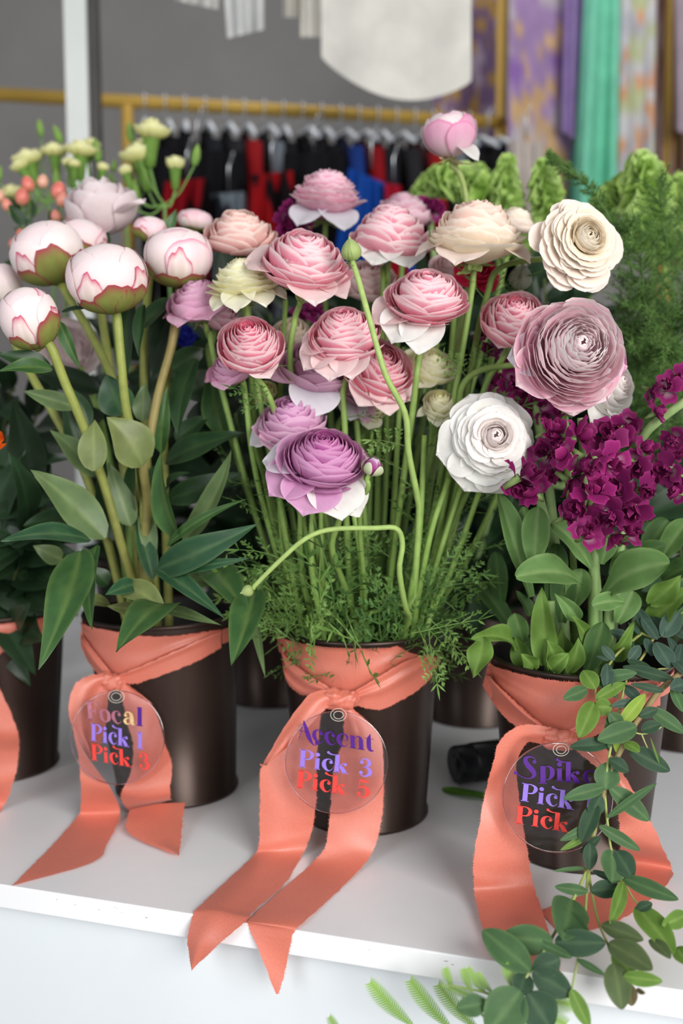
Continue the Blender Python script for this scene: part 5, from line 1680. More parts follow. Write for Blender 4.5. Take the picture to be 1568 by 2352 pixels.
fern('bright green fern frond below the shelf edge, left of the eucalyptus', [(1180, 2420, .74), (1130, 2360, .745), (1090, 2310, .75)],
     ((952, 2358, 850, 2257, .775, .785, 34), (1040, 2366, 942, 2252, .775, .785, 34), (1102, 2368, 1006, 2262, .775, .785, 34), (790, 2380, 756, 2336, .775, .785, 20)), 1)
fern('small lime fern frond climbing over the shelf edge beside the eucalyptus tips', [(1190, 2340, .745), (1140, 2290, .75), (1060, 2268, .755), (1015, 2262, .72)],
     ((1040, 2270, 1022, 2224, .755, .76, 20), (1085, 2280, 1062, 2226, .755, .76, 18), (1118, 2284, 1074, 2224, .755, .76, 20), (1135, 2286, 1097, 2234, .755, .76, 16), (1180, 2275, 1160, 2214, .75, .755, 20), (1190, 2268, 1176, 2222, .75, .755, 14),
      (1130, 2300, 1030, 2266, .755, .76, 20), (1205, 2300, 1310, 2305, .755, .76, 44), (1200, 2320, 1300, 2352, .755, .76, 34)), 2)

# ================================================================== BACK ROW PLANTS
# spray carnations
def carnation_head(t, px, py, w, d, ax, seed, closed=0.):
    c = P(px, py, d)
    R = w * 1.25 / 2 / F * d
    axis = V(*ax)
    Mx = frame(axis)
    rr = random.Random(seed)
    mb = MB()
    pi, po = PAL['limecream']
    n = 22
    for i in range(n):
        tt = (i + .5) / n
        shell(mb, c, Mx, R, i * 2.39996, R * lerp(.15, .85, tt) * (1 - .35 * closed), R * .45, R * lerp(.55, .15 + .3 * closed, tt), lerp(.9, 1.15 - .3 * closed, tt), .5, tuple(mix(pi[k], po[k], tt) for k in range(3)), rr, .10, cut=.2, fine=False)
    bl_ = mb.build('bloom', M_PETAL, t)
    mb = MB()
    mb.lathe([(.05 * R, -1.75 * R), (.26 * R, -1.6 * R), (.32 * R, -1.0 * R), (.42 * R, -.3 * R), (.5 * R, -.15 * R)], Matrix.Translation(c) @ Mx.to_4x4(), 12, (.22, .40, .08))
    mb.build('calyx', M_SOFTLEAF, bl_)
    return c - axis * R * 1.7


def spray(label, root, heads, buds, seed):
    t = thing('spray_carnation', P(*root[-1]), label, 'flower')
    stem_path(t, [P(*p) for p in root], .003, .0024, (.14, .26, .08), (.20, .36, .10))
    top = P(*root[-1])
    for k, (px, py, w, d, ax, cl) in enumerate(heads):
        b = carnation_head(t, px, py, w, d, ax, seed * 10 + k, cl)
        stem_path(t, [top, top.lerp(b, .5) + Vector((0, 0, -.012)), b], .0018, .0018, (.18, .34, .08), (.20, .38, .10), n=10)
    for k, (px, py, h, d, lean) in enumerate(buds):
        c = P(px, py, d)
        R = h / 2 / F * d
        mb = MB()
        Mx = frame(V(lean, 1, .1))
        mb.lathe([(.02 * R, -1.0 * R), (.3 * R, -.8 * R), (.42 * R, -.2 * R), (.34 * R, .4 * R), (.12 * R, .85 * R), (0, 1.0 * R)], Matrix.Translation(c) @ Mx.to_4x4(), 10, lambda q: mix((.20, .38, .08), (.36, .54, .14), q))
        mb.build('bud', M_SOFTLEAF, t)
        b = c - (Mx @ Vector((0, 0, 1))) * R
        stem_path(t, [top, top.lerp(b, .5) + Vector((0, 0, -.01)), b], .0014, .0012, (.18, .32, .08), (.20, .36, .10), n=10)
    return t


spray('pale yellow spray carnation with the topmost bloom, right of the white post', [(395, 900, 1.42), (392, 700, 1.42), (380, 520, 1.42), (378, 470, 1.42)],
      [(348, 298, 78, 1.42, (.1, .9, .3), 0), (402, 376, 54, 1.40, (.05, .9, .4), .6), (318, 352, 80, 1.44, (-.2, .9, .3), 0), (288, 392, 42, 1.42, (-.2, .9, .4), .7)], [(299, 303, 46, 1.43, -.1), (450, 356, 52, 1.41, .2), (315, 470, 26, 1.4, 0)], 1)
spray('pale yellow spray carnation whose blooms line up across the white post', [(240, 900, 1.46), (235, 700, 1.46), (225, 540, 1.46), (220, 470, 1.46)],
      [(185, 342, 66, 1.45, (.1, .9, .3), 0), (212, 330, 40, 1.47, (.3, .9, .3), .3), (236, 385, 36, 1.44, (.1, .9, .3), .7), (170, 376, 36, 1.44, (.1, .9, .4), .6), (155, 372, 34, 1.45, (-.2, .9, .4), .6)], [(222, 345, 56, 1.46, -.15), (200, 430, 30, 1.44, 0), (262, 380, 30, 1.46, .2)], 2)
spray('pale yellow spray carnation clustered left of the white post', [(130, 900, 1.5), (125, 700, 1.5), (115, 520, 1.49), (110, 460, 1.48)],
      [(125, 345, 56, 1.48, (.0, .9, .3), 0), (62, 362, 62, 1.47, (-.2, .9, .3), 0), (45, 380, 46, 1.46, (-.5, .8, .3), .3), (80, 355, 40, 1.5, (0, .9, .3), .3), (25, 440, 52, 1.42, (-.1, .9, .5), 0)], [(92, 294, 42, 1.5, -.1), (132, 308, 46, 1.49, -.4), (60, 410, 40, 1.47, -.1), (-2, 400, 40, 1.45, .2), (130, 410, 50, 1.48, 0), (165, 410, 50, 1.48, 0)], 3)
spray('pale yellow carnation shoot with mostly green buds between the two larger sprays', [(300, 900, 1.5), (298, 700, 1.5), (292, 540, 1.5), (290, 490, 1.49)],
      [(330, 330, 40, 1.5, (.2, .9, .3), .4)], [(310, 440, 60, 1.46, 0), (340, 400, 46, 1.47, .1), (275, 470, 40, 1.46, -.1), (255, 420, 46, 1.47, 0)], 4)


def hyper(label, root, berries, seed):
    t = thing('hypericum_sprig', P(*root[-1]), label, 'berries')
    stem_path(t, [P(*p) for p in root], .0026, .0018, (.14, .22, .06), (.20, .30, .08))
    top = P(*root[-1])
    rr = random.Random(seed)
    for (px, py, w, d, pale) in berries:
        c = P(px, py, d)
        R = w / 2 / F * d
        Mx = frame(V(rr.uniform(-.3, .3), 1, .3))
        M = Matrix.Translation(c) @ Mx.to_4x4()
        mb = MB()
        base = mix((.78, .20, .16), (.86, .50, .36), pale)
        prof = [(math.sin(PI * i / 12) * R * (1 - .12 * math.cos(PI * i / 12) * -1), -math.cos(PI * i / 12) * R * 1.25) for i in range(13)]
        mb.lathe(prof, M, 14, lambda q: mix(mix(base, (.55, .5, .2), .5), base, q * 2))
        be_ = mb.build('berry', M_BERRY, t)
        b = c - (Mx @ Vector((0, 0, 1))) * R * 1.2
        mb = MB()
        for k in range(5):
            a = k * 1.2566
            dd = Mx @ Vector((math.cos(a) * .9, math.sin(a) * .9, .45))
            leaf(None, b, b + dd * R * 1.25, R * .8, c=(.12, .26, .05), mb=mb, seed=k, face=-dd + V(0, 1, 0))
        mb.build('calyx', M_SOFTLEAF, be_)
        stem_path(t, [top, top.lerp(b, .6) + Vector((0, 0, -.008)), b], .0012, .001, (.16, .28, .06), (.20, .34, .08), n=8)
    for k in range(5):
        p = P(root[-1][0] + rr.uniform(-20, 20), root[-1][1] + rr.uniform(0, 120), root[-1][2])
        leaf(t, p, p + (RGT * rr.uniform(-1, 1) + UP * rr.uniform(-.2, .9) - FWD * rr.uniform(0, .6)) * .05, .022, c=(.04, .10, .03), seed=k + seed)
    return t


hyper('coral pink hypericum berries on the left, in front of the carnations', [(30, 900, 1.36), (40, 700, 1.36), (55, 560, 1.36), (62, 500, 1.36)],
      [(64, 423, 30, 1.34, 0), (98, 417, 26, 1.35, .8), (51, 452, 32, 1.33, 0), (15, 470, 24, 1.33, .3), (48, 540, 24, 1.3, .1), (-2, 450, 24, 1.34, .8), (30, 560, 20, 1.3, .2)], 1)
hyper('coral pink hypericum berries just left of the open peony', [(150, 900, 1.34), (150, 700, 1.34), (145, 560, 1.34), (142, 500, 1.34)],
      [(134, 438, 34, 1.32, 0), (142, 458, 28, 1.31, .3), (165, 506, 26, 1.3, .2), (128, 497, 24, 1.32, .3), (112, 560, 22, 1.3, .1)], 2)


# bells of Ireland
def bells(label, pts, seed, w=44, n=26):
    t = thing('bells_of_ireland', P(*pts[0]), label, 'flower')
    pp = [P(*p) for p in pts]
    stem_path(t, list(reversed(pp)), .0035, .002, (.20, .36, .08), (.34, .52, .12))
    q_ = catmull(pp, n)
    rr = random.Random(seed)
    for i in range(n):
        k = i / (n - 1)
        if k > .62:
            break
        p = q_[i]
        tan = (q_[max(0, i - 1)] - q_[min(n - 1, i + 1)]).normalized()
        for j in range(4):
            a = j * PI / 2 + i * .6 + rr.uniform(-.3, .3)
            x = tan.cross(FWD).normalized()
            y = tan.cross(x)
            out = (x * math.cos(a) + y * math.sin(a) + tan * .55).normalized()
            s = w / 2 / F * pts[0][2] * lerp(.55, 1.05, min(1, k * 3)) * rr.uniform(.85, 1.1)
            Mx = frame(out)
            c = p + out * s * .45
            mb = MB()
            g = rr.random()
            rows, cs = [], []
            for v in range(6):
                vv = v / 5
                r = s * (.12 + .88 * vv ** .8)
                z = s * (.9 * vv ** 1.4)
                row = [c + Mx @ Vector((r * (1 + .12 * math.cos(5 * b_ * PI / 8) * vv) * math.cos(b_ * PI / 8), r * (1 + .12 * math.cos(5 * b_ * PI / 8) * vv) * math.sin(b_ * PI / 8), z)) for b_ in range(16)]
                rows.append(row)
                cs.append([mix(mix((.24, .44, .05), (.36, .56, .09), g), mix((.48, .70, .18), (.62, .80, .32), g), vv)] * 16)
            mb.grid(rows, cs, closed=True)
            mb.build('bell', M_SOFTLEAF, t)
    return t


bells('lime green bells of Ireland spire directly right of the tall pink bud', [(1165, 372, 1.36), (1160, 430, 1.36), (1175, 520, 1.36), (1200, 700, 1.37), (1220, 1100, 1.38)], 1, 46, 22)
bells('lime green bells of Ireland spire leaning left behind the dusty pink ranunculus', [(965, 440, 1.42), (1010, 415, 1.40), (1060, 420, 1.38), (1110, 460, 1.37), (1150, 640, 1.38), (1200, 1100, 1.38)], 2, 52, 26)
bells('lime green bells of Ireland spire between the dark clothes and the round cream ranunculus', [(1245, 385, 1.34), (1250, 430, 1.34), (1262, 500, 1.34), (1280, 700, 1.35), (1300, 1100, 1.36)], 3, 50, 24)
bells('lime green bells of Ireland spire curving above the round cream ranunculus', [(1455, 395, 1.36), (1420, 440, 1.35), (1385, 480, 1.34), (1360, 560, 1.34), (1340, 1100, 1.36)], 4, 44, 20)
bells('large lime bells of Ireland spire at the right, before the white floral dress', [(1470, 378, 1.30), (1480, 430, 1.3), (1490, 520, 1.3), (1500, 640, 1.32), (1480, 1150, 1.36)], 5, 74, 16)
bells('lime bells of Ireland spire at the far right edge', [(1560, 420, 1.36), (1545, 480, 1.36), (1530, 560, 1.36), (1520, 700, 1.36), (1480, 1150, 1.36)], 6, 60, 18)
bells('small lime bells of Ireland tip beneath the tall pink bud', [(1100, 395, 1.44), (1100, 450, 1.43), (1105, 540, 1.42), (1150, 1000, 1.40)], 7, 50, 18)


# feathery asparagus fern: nobody could count its needles, each plume is one thing
def plume(label, pts, seed, w=.05, n=30, needle=.010, dark=1., start=.0):
    t = thing('asparagus_fern', P(*pts[-1]), label, 'fern')
    pp = [P(*p) for p in pts]
    q_ = stem_path(t, pp, .0016, .0006, (.06, .14, .03), (.12, .24, .05), n=n)
    rr = random.Random(seed)
    mb = MB()
    for i in range(int(n * start), n):
        k = i / (n - 1)
        tan = (q_[min(n - 1, i + 1)] - q_[max(0, i - 1)]).normalized()
        x = tan.cross(FWD).normalized()
        y = tan.cross(x)
        for sg in range(3):
            a = rr.uniform(0, 2 * PI)
            out = (x * math.cos(a) + y * math.sin(a) * .6 + tan * rr.uniform(.5, 1.1)).normalized()
            L = w * rr.uniform(.5, 1.1) * (1 - .6 * k)
            tip = q_[i] + out * L + Vector((0, 0, -L * .1))
            br = [q_[i].lerp(tip, u / 6) for u in range(7)]
            cc = mix(tuple(.9 * dark * z for z in (.035, .10, .02)), tuple(dark * z for z in (.11, .23, .05)), rr.random())
            mb.tube(br, [.0005 * (1 - .1 * u) for u in range(7)], 3, cc, cap=False)
            for u in range(1, 7):
                for _ in range(5):
                    d2 = (out * .6 + Vector((rr.gauss(0, 1), rr.gauss(0, 1), rr.gauss(0, 1))) * .6).normalized()
                    nl = needle * rr.uniform(.5, 1.2)
                    s_ = d2.cross(FWD).normalized() * .00045
                    p0 = br[u] + out * (L / 6) * rr.uniform(-.5, .5)
                    a_ = mb.vert(p0 - s_, cc)
                    b_ = mb.vert(p0 + s_, cc)
                    c_ = mb.vert(p0 + d2 * nl, mix(cc, (.25, .40, .10), .4))
                    mb.f.append((a_, b_, c_))
    mb.build('needles', M_SOFTLEAF, t)


plume('feathery dark green asparagus fern rising highest at the right edge', [(1500, 1080, 1.30), (1520, 900, 1.24), (1540, 700, 1.2), (1530, 560, 1.18), (1510, 430, 1.17)], 1, .075, 44)
plume('feathery asparagus fern bushing between round cream ranunculus and right edge', [(1480, 1080, 1.30), (1490, 900, 1.2), (1480, 720, 1.15), (1470, 600, 1.12), (1440, 520, 1.1)], 2, .07, 44)
plume('feathery asparagus fern drooping over the right edge near the stock', [(1500, 1080, 1.3), (1520, 880, 1.15), (1540, 760, 1.1), (1580, 700, 1.08), (1620, 720, 1.06)], 3, .07, 40)
plume('feathery asparagus fern right of the huge variegated ranunculus', [(1470, 1080, 1.3), (1460, 960, 1.2), (1470, 850, 1.12), (1500, 800, 1.08), (1540, 800, 1.05)], 4, .06, 40)
plume('thin bare tipped asparagus fern shoot arching left over the round cream ranunculus', [(1470, 1080, 1.3), (1475, 800, 1.2), (1440, 580, 1.12), (1400, 500, 1.12), (1350, 430, 1.12), (1290, 380, 1.13), (1262, 362, 1.13)], 5, .022, 50, .006, 1., .3)
plume('dense asparagus fern low behind the stock flowers', [(1480, 1090, 1.3), (1500, 1000, 1.2), (1540, 940, 1.12), (1590, 900, 1.1)], 6, .07, 34)
plume('dense asparagus fern in the shade behind the huge variegated ranunculus', [(1450, 1090, 1.32), (1440, 900, 1.25), (1450, 760, 1.2), (1460, 660, 1.18)], 7, .08, 40, .011, .6)
plume('asparagus fern plume leaning out of the picture at the right', [(1500, 1080, 1.32), (1540, 800, 1.28), (1580, 600, 1.24), (1600, 480, 1.22)], 8, .08, 40, .011, .8)


# leafy stems in the back row of buckets, shade put into their leaf colours
def leafy(label, x, y0, y1, d, B, seed, tone, n=12, w=60, group=None, spreadx=70):
    n = int(n * 1.35)
    rr = random.Random(seed)
    ct = B.ctr(.1)
    top = P(x, y0, d)
    a = math.atan2(top.y - ct.y, top.x - ct.x)
    foot = Vector((ct.x + .055 * math.cos(a), ct.y + .055 * math.sin(a), .1))
    rim = Vector((ct.x + .062 * math.cos(a), ct.y + .062 * math.sin(a), .2))
    t = thing('foliage_stem', foot, label, 'foliage', group)
    pp = [foot, rim, rim.lerp(top, .5) + RGT * rr.uniform(-.02, .02), top]
    q_ = stem_path(t, pp, .003, .0018, (.05, .06, .02), (.10, .14, .04), n=24)
    for k in range(n):
        i = int(lerp(6, 23, k / n))
        p = q_[i]
        dr = (RGT * rr.uniform(-1, 1) + UP * rr.uniform(-.5, .9) - FWD * rr.uniform(-.3, .7)).normalized()
        L = rr.uniform(.07, .12)
        leaf(t, p, p + dr * L, L * rr.uniform(.35, .5), bend=rr.uniform(-.1, .2), fold=.2, c=tone, c2=tuple(z * 1.7 for z in tone), seed=seed * 20 + k)


SHADE_DK = (.014, .034, .014)  # leaf greens darkened so the gaps between stems read as shade
SHADE_DG = (.022, .055, .022)
for i, (x, y0, d, B, n, tone) in enumerate((
    (-40, 820, 1.30, B8, 14, SHADE_DK), (30, 860, 1.32, B8, 14, SHADE_DG), (100, 900, 1.36, B8, 14, SHADE_DK), (-60, 980, 1.18, B0, 12, SHADE_DG), (20, 1000, 1.14, B0, 12, SHADE_DG), (70, 1040, 1.14, B0, 12, SHADE_DK), (-20, 1150, 1.08, B0, 12, SHADE_DG), (60, 1180, 1.08, B0, 12, SHADE_DG),
    (330, 740, 1.30, B7, 14, SHADE_DK), (400, 760, 1.30, B7, 14, SHADE_DK), (260, 800, 1.30, B7, 14, SHADE_DK), (450, 800, 1.26, B7, 14, SHADE_DG), (180, 900, 1.28, B7, 14, SHADE_DK),
    (560, 760, 1.36, B5, 14, SHADE_DK), (620, 720, 1.36, B5, 14, SHADE_DK), (680, 780, 1.36, B5, 14, SHADE_DK), (540, 950, 1.28, B5, 14, SHADE_DG), (600, 1000, 1.30, B5, 14, SHADE_DK),
    (780, 740, 1.42, B9, 14, SHADE_DK), (860, 720, 1.42, B9, 14, SHADE_DK), (940, 760, 1.42, B9, 14, SHADE_DK), (820, 900, 1.36, B9, 14, SHADE_DK), (900, 900, 1.36, B9, 14, SHADE_DK),
    (1040, 760, 1.38, B6, 14, SHADE_DK), (1120, 780, 1.36, B6, 14, SHADE_DK), (1180, 820, 1.34, B6, 14, SHADE_DK), (1080, 950, 1.30, B6, 14, SHADE_DK), (1150, 1000, 1.28, B6, 14, SHADE_DG), (1060, 1100, 1.26, B6, 12, SHADE_DG),
    (580, 640, 1.46, B5, 16, SHADE_DK), (720, 640, 1.5, B9, 16, SHADE_DK), (800, 620, 1.5, B9, 16, SHADE_DK), (960, 640, 1.5, B9, 16, SHADE_DK), (1040, 640, 1.46, B6, 16, SHADE_DK), (1110, 660, 1.44, B6, 16, SHADE_DK), (1190, 680, 1.42, B6, 16, SHADE_DK), (500, 660, 1.42, B5, 16, SHADE_DK), (880, 620, 1.5, B9, 16, SHADE_DK), (1240, 740, 1.42, B10, 16, SHADE_DK),
    (1250, 640, 1.30, B10, 18, SHADE_DG), (1215, 620, 1.34, B6, 18, SHADE_DG), (1450, 640, 1.34, B10, 18, SHADE_DG), (1280, 660, 1.34, B10, 18, SHADE_DK), (1300, 720, 1.38, B10, 16, SHADE_DK), (1200, 760, 1.30, B6, 16, SHADE_DK), (1260, 900, 1.36, B10, 14, SHADE_DK), (1340, 900, 1.36, B10, 14, SHADE_DK), (1420, 900, 1.34, B10, 14, SHADE_DK), (1500, 950, 1.26, B4, 14, SHADE_DG), (1560, 1000, 1.22, B4, 14, SHADE_DG), (1480, 1150, 1.16, B4, 12, SHADE_DG), (1560, 1250, 1.1, B4, 12, SHADE_DG), (1520, 1300, 1.1, B4, 12, (.05, .10, .03)),
)):
    leafy('dark leafy stem in shade among the back row of buckets', x, y0, 1400, d, B, i + 10, tone, n, group='shaded leafy stems of the back row')
# blue and orange glimpses
for i, (px, py, d, w, B, pal, lab, catg) in enumerate(((1092, 1178, 1.3, 70, B6, 'blue', 'deep blue flower glimpsed through the stems right of the middle bucket', 'f'), (425, 768, 1.28, 60, B7, 'blue', 'blue flower glimpsed in shade right of the brown peony stem', 'f'),
                                                      (1100, 1140, 1.32, 46, B6, 'blue', 'smaller blue flower just above the deep blue one', 'f'))):
    c = P(px, py, d)
    t = thing('blue_flower', c, lab, 'flower')
    mb = MB()
    rr = random.Random(i)
    bloom_mesh(mb, c, V(.1, .3, 1), w / 2 / F * d, .3, pal, 16, i, frill=.1, fine=False)
    mb.build('bloom', M_PETAL, t)
    ct = B.ctr(.1)
    stem_path(t, [Vector((ct.x, ct.y, .1)), Vector((ct.x, ct.y, .22)), c + FWD * .01], .003, .002)
c = P(-12, 1010, 1.0)
t = thing('orange_flower', c, 'orange flower just entering at the left edge', 'flower')
mb = MB()
PAL['orange'] = (((.85, .12, .01), (.95, .16, .01), (.98, .25, .03)), ((.85, .12, .01), (.95, .18, .02), (.98, .3, .05)))
bloom_mesh(mb, c, V(.2, .3, 1), 24 / F, .5, 'orange', 20, 3, fine=False)
mb.build('bloom', M_PETAL, t)
stem_path(t, [P(-30, 1400, 1.08), P(-20, 1150, 1.03), c], .003, .002)
stem_path(t, [P(-30, 1400, 1.08), P(-24, 1300, 1.06), P(-30, 1200, 1.05)], .003, .002, name='side_shoot')

# ================================================================== THE SHOP BEHIND
def bar(name, a, b, w, dpt, m, parent=None):
    mb = MB()
    d = (b - a)
    L = d.length
    z = d.normalized()
    x = (fw - z * fw.dot(z)).normalized()
    y = z.cross(x)
    M = Matrix((x, y, z)).transposed().to_4x4()
    M.translation = (a + b) / 2
    mb.box(M, dpt, w, L)
    return mb.build(name, m, parent, smooth=False, bevel=.002)


pb = P(180, 900, 1.95)
t = thing('display_stand_post', Vector((pb.x, pb.y, -.74)), 'pale metal post standing behind the carnations, left of the clothes rail', 'post')
mb = MB()
pm = P(180, 200, 1.95)
M = Matrix.Translation((pm.x, pm.y, .45)) @ Matrix.Rotation(YAW + .0, 4, 'Z')
mb.box(M, .043, .03, 2.38)
mb.build('front_face', M_POLE, t, smooth=False, bevel=.001)
mb = MB()
M.translation = Vector((pm.x, pm.y, .45)) + RGT * .030 + fw * .012
mb.box(M, .0185, .03, 2.38)
mb.build('side_face', plain('shaded pale metal', (.06, .055, .05), .5), t, smooth=False)  # post side turned from the light, its shade put into a dark colour

# low clothes rail with hangers
rail = thing('clothes_rail', P(292, 400, 2.35), 'low gold clothes rail packed with dark clothes on hangers', 'clothes rail')
ra, rb_ = P(-60, 214, 2.28), P(1160, 282, 2.52)
mb = MB()
mb.tube([ra, rb_], .0155, 12)
mb.build('top_bar', M_GOLD, rail)
for k, (px, pyt, dd) in enumerate(((292, 244, 2.34), (-60, 220, 2.28), (1160, 285, 2.52))):
    a = P(px, pyt, dd)
    b = Vector((a.x, a.y, -.74))
    mb = MB()
    mb.tube([a, b], .015, 10)
    mb.build('upright', M_GOLD, rail)
rdir = (rb_ - ra).normalized()
side = Vector((-rdir.y, rdir.x, 0)).normalized()
CL = [(.006, .006, .008), (.008, .008, .010), (.30, .008, .012), (.006, .006, .008), (.012, .014, .02), (.01, .04, .22), (.006, .006, .008), (.45, .01, .015), (.15, .17, .20), (.02, .02, .025), (.25, .005, .01), (.01, .06, .30)]
rr = random.Random(12)
nH = 19
for i in range(nH):
    k = .30 + .66 * i / (nH - 1)
    p = ra.lerp(rb_, k)
    h = thing('clothes_hanger', p, 'frosted clothes hanger hooked on the low gold rail', 'hanger', 'hangers on the low gold rail')
    mb = MB()
    hk = [p + side * math.cos(a) * .020 + Vector((0, 0, math.sin(a) * .020 + .001)) for a in [(-.3 + j * (PI + .6) / 10) for j in range(11)]]
    hk += [p + Vector((0, 0, -.025)) + side * -.006, p + Vector((0, 0, -.055))]
    mb.tube(hk, .0022, 6)
    mb.build('hook', M_WIRE, h)
    mb = MB()
    yw = rr.uniform(-.06, .06)
    sd = (side * math.cos(yw) + rdir * math.sin(yw)).normalized()
    c0 = p + Vector((0, 0, -.055))
    mb.tube([c0 - sd * .20 + Vector((0, 0, -.055)), c0 - sd * .1 + Vector((0, 0, -.012)), c0, c0 + sd * .1 + Vector((0, 0, -.012)), c0 + sd * .20 + Vector((0, 0, -.055))], [.005, .007, .009, .007, .005], 8)
    mb.build('shoulder_bar', M_WHITEPL, h)
    # garment on it
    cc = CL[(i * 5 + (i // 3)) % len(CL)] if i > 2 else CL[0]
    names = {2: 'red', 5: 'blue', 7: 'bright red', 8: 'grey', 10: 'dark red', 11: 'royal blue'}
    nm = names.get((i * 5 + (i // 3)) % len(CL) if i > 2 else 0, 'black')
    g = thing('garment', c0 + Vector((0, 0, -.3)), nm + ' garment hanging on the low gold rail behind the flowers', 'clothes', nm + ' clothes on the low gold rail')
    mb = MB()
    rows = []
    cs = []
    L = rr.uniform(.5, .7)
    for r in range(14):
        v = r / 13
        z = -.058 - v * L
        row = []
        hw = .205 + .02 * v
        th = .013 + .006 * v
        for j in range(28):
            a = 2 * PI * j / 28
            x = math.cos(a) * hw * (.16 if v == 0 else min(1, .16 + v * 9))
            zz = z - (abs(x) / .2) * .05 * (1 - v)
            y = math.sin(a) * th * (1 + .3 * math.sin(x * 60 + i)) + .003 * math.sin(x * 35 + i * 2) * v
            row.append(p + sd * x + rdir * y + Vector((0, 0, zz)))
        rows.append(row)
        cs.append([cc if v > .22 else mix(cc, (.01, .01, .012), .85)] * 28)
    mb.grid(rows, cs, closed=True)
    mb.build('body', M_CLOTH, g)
    for sg in (-1, 1):
        mb = MB()
        s0 = p + sd * sg * .19 + Vector((0, 0, -.13))
        mb.tube([s0, s0 + sd * sg * .03 + Vector((0, 0, -.12)), s0 + sd * sg * .035 + rdir * rr.uniform(-.008, .008) + Vector((0, 0, -.30))], [.018, .017, .016], 10, cc)
        mb.build('sleeve', M_CLOTH, g)


# hanging garments in front of the wall
def cloth(label, name, top, bot, d, base, seed, waves=6, amp=.02, pattern=None, cat='clothes', m=None, part=None, hem=None, dd=None, n=60, hook=True):
    """top / bot: picture x ranges and y; a softly folded hanging sheet, closed front and back"""
    (xa, ya), (xb, yb) = top
    (xc, yc), (xd, yd) = bot
    rr = random.Random(seed)
    t = thing(name, P((xa + xb) / 2, (yc + yd) / 2, d), label, cat)
    rows, cs = [], []
    ph = rr.uniform(0, 6)
    for s in (0, 1):
        rows, cs = [], []
        for r in range(22):
            v = r / 21
            row, cr = [], []
            for j in range(n):
                u = j / (n - 1)
                x = lerp(lerp(xa, xb, u), lerp(xc, xd, u), v)
                y = lerp(lerp(ya, yb, u), lerp(yc, yd, u), v)
                if hem:
                    y = lerp(lerp(ya, yb, u), lerp(yc, yd, u) + hem(u), v)
                k = amp * math.sin(u * waves * 2 * PI + ph + .6 * math.sin(v * 2)) + amp * .4 * math.sin(u * waves * 4.7 + v * 3)
                k *= .35 + .65 * v
                edge = math.sin(PI * u) ** .3
                p = P(x, y, d + k + (.05 * edge if s else 0))
                row.append(p)
                shade = 1
                cr.append(pattern(u, v, p) if pattern else base)
            rows.append(row)
            cs.append(cr)
        mb = MB()
        mb.grid(rows, cs)
        mb.build('front_panel' if s == 0 else 'back_panel', m or M_CLOTH, t)
    if hook:
        mb = MB()
        a = P((xa + xb) / 2, min(ya, yb), d + .02)
        mb.tube([a, a + Vector((0, 0, .05)), a + Vector((.012, 0, .08))], .002, 6)
        mb.build('hook', M_WIRE, t)
    return t


def floral(bg, spots, sc, seed):
    def f(u, v, p):
        q0 = noise.noise(p * sc + Vector((seed, 0, 0)))
        q1 = noise.noise(p * sc * 1.7 + Vector((0, seed + 5, 0)))
        q2 = noise.noise(p * sc * 1.3 + Vector((7, seed, 3)))
        c_ = bg
        c_ = mix(c_, spots[0], (q0 - .05) * 8)
        c_ = mix(c_, spots[1], (q1 - .18) * 9)
        if len(spots) > 2:
            c_ = mix(c_, spots[2], (q2 - .22) * 9)
        return c_
    return f


WHT = (.80, .78, .72)
t = cloth('cream white blouse hanging high, its curved hem in front of the grey wall', 'hanging_blouse', ((735, -260), (1082, -260)), ((738, 130), (1082, 185)), 1.95, WHT, 1, 1.6, .010, hem=lambda u: 70 * math.sin(PI * u) ** .8)
t2 = t
# its sleeve and inner lining
for k, (x0, x1, y1, dd) in enumerate(((690, 760, 85, 1.99), (650, 700, 40, 2.02))):
    mb = MB()
    rows = []
    for r in range(10):
        v = r / 9
        rows.append([P(lerp(x0, x1, j / 19), lerp(-240, y1, v), dd + .012 * math.sin(j * .9 + k)) for j in range(20)])
    mb.grid(rows, [[WHT] * 20] * 10)
    mb.build('sleeve', M_CLOTH, t)
cloth('white shirt cuff hanging down alone, left of the cream blouse', 'hanging_shirt', ((500, -200), (604, -200)), ((522, 88), (606, 68)), 1.9, (.70, .71, .70), 2, 2, .012)
cloth('white garment edge just entering at the top, above the low rail', 'hanging_shirt', ((380, -200), (520, -200)), ((400, 0), (500, 22)), 1.92, (.68, .67, .64), 3, 2, .012)
LV = (.32, .20, .42)
cloth('dark lilac floral dress behind the gold rack post', 'hanging_dress', ((1000, -200), (1150, -200)), ((990, 360), (1150, 330)), 2.75, LV, 4, 1.5, .02, floral((.20, .13, .26), ((.45, .36, .48), (.45, .28, .08)), 16, 2))
cloth('lavender floral dress with orange blossoms right of the gold rack post', 'hanging_dress', ((1172, -200), (1345, -200)), ((1165, 400), (1310, 560)), 2.45, LV, 5, 1.6, .015, floral((.40, .27, .50), ((.58, .52, .56), (.66, .44, .22), (.30, .16, .46)), 10, 9))
cloth('plain lavender sleeve of a dress beside the mint one', 'hanging_dress', ((1300, -200), (1350, -200)), ((1290, 300), (1345, 340)), 2.40, (.38, .27, .55), 6, 2, .015)
cloth('mint green satin dress with soft folds', 'hanging_dress', ((1352, -200), (1428, -200)), ((1310, 560), (1412, 560)), 2.36, (.22, .68, .48), 7, 1.5, .03)
cloth('deeper green dress side in the shade left of the mint satin', 'hanging_dress', ((1345, 0), (1370, 0)), ((1295, 560), (1345, 560)), 2.44, (.04, .28, .18), 8, 2, .01)  # deeper green carries the shade on this side of the dress
cloth('white floral dress right of the mint one', 'hanging_dress', ((1425, -200), (1510, -200)), ((1412, 420), (1500, 430)), 2.36, (.6, .6, .62), 9, 1.3, .02, floral((.62, .62, .65), ((.50, .50, .55), (.70, .36, .2), (.55, .6, .35)), 16, 4))
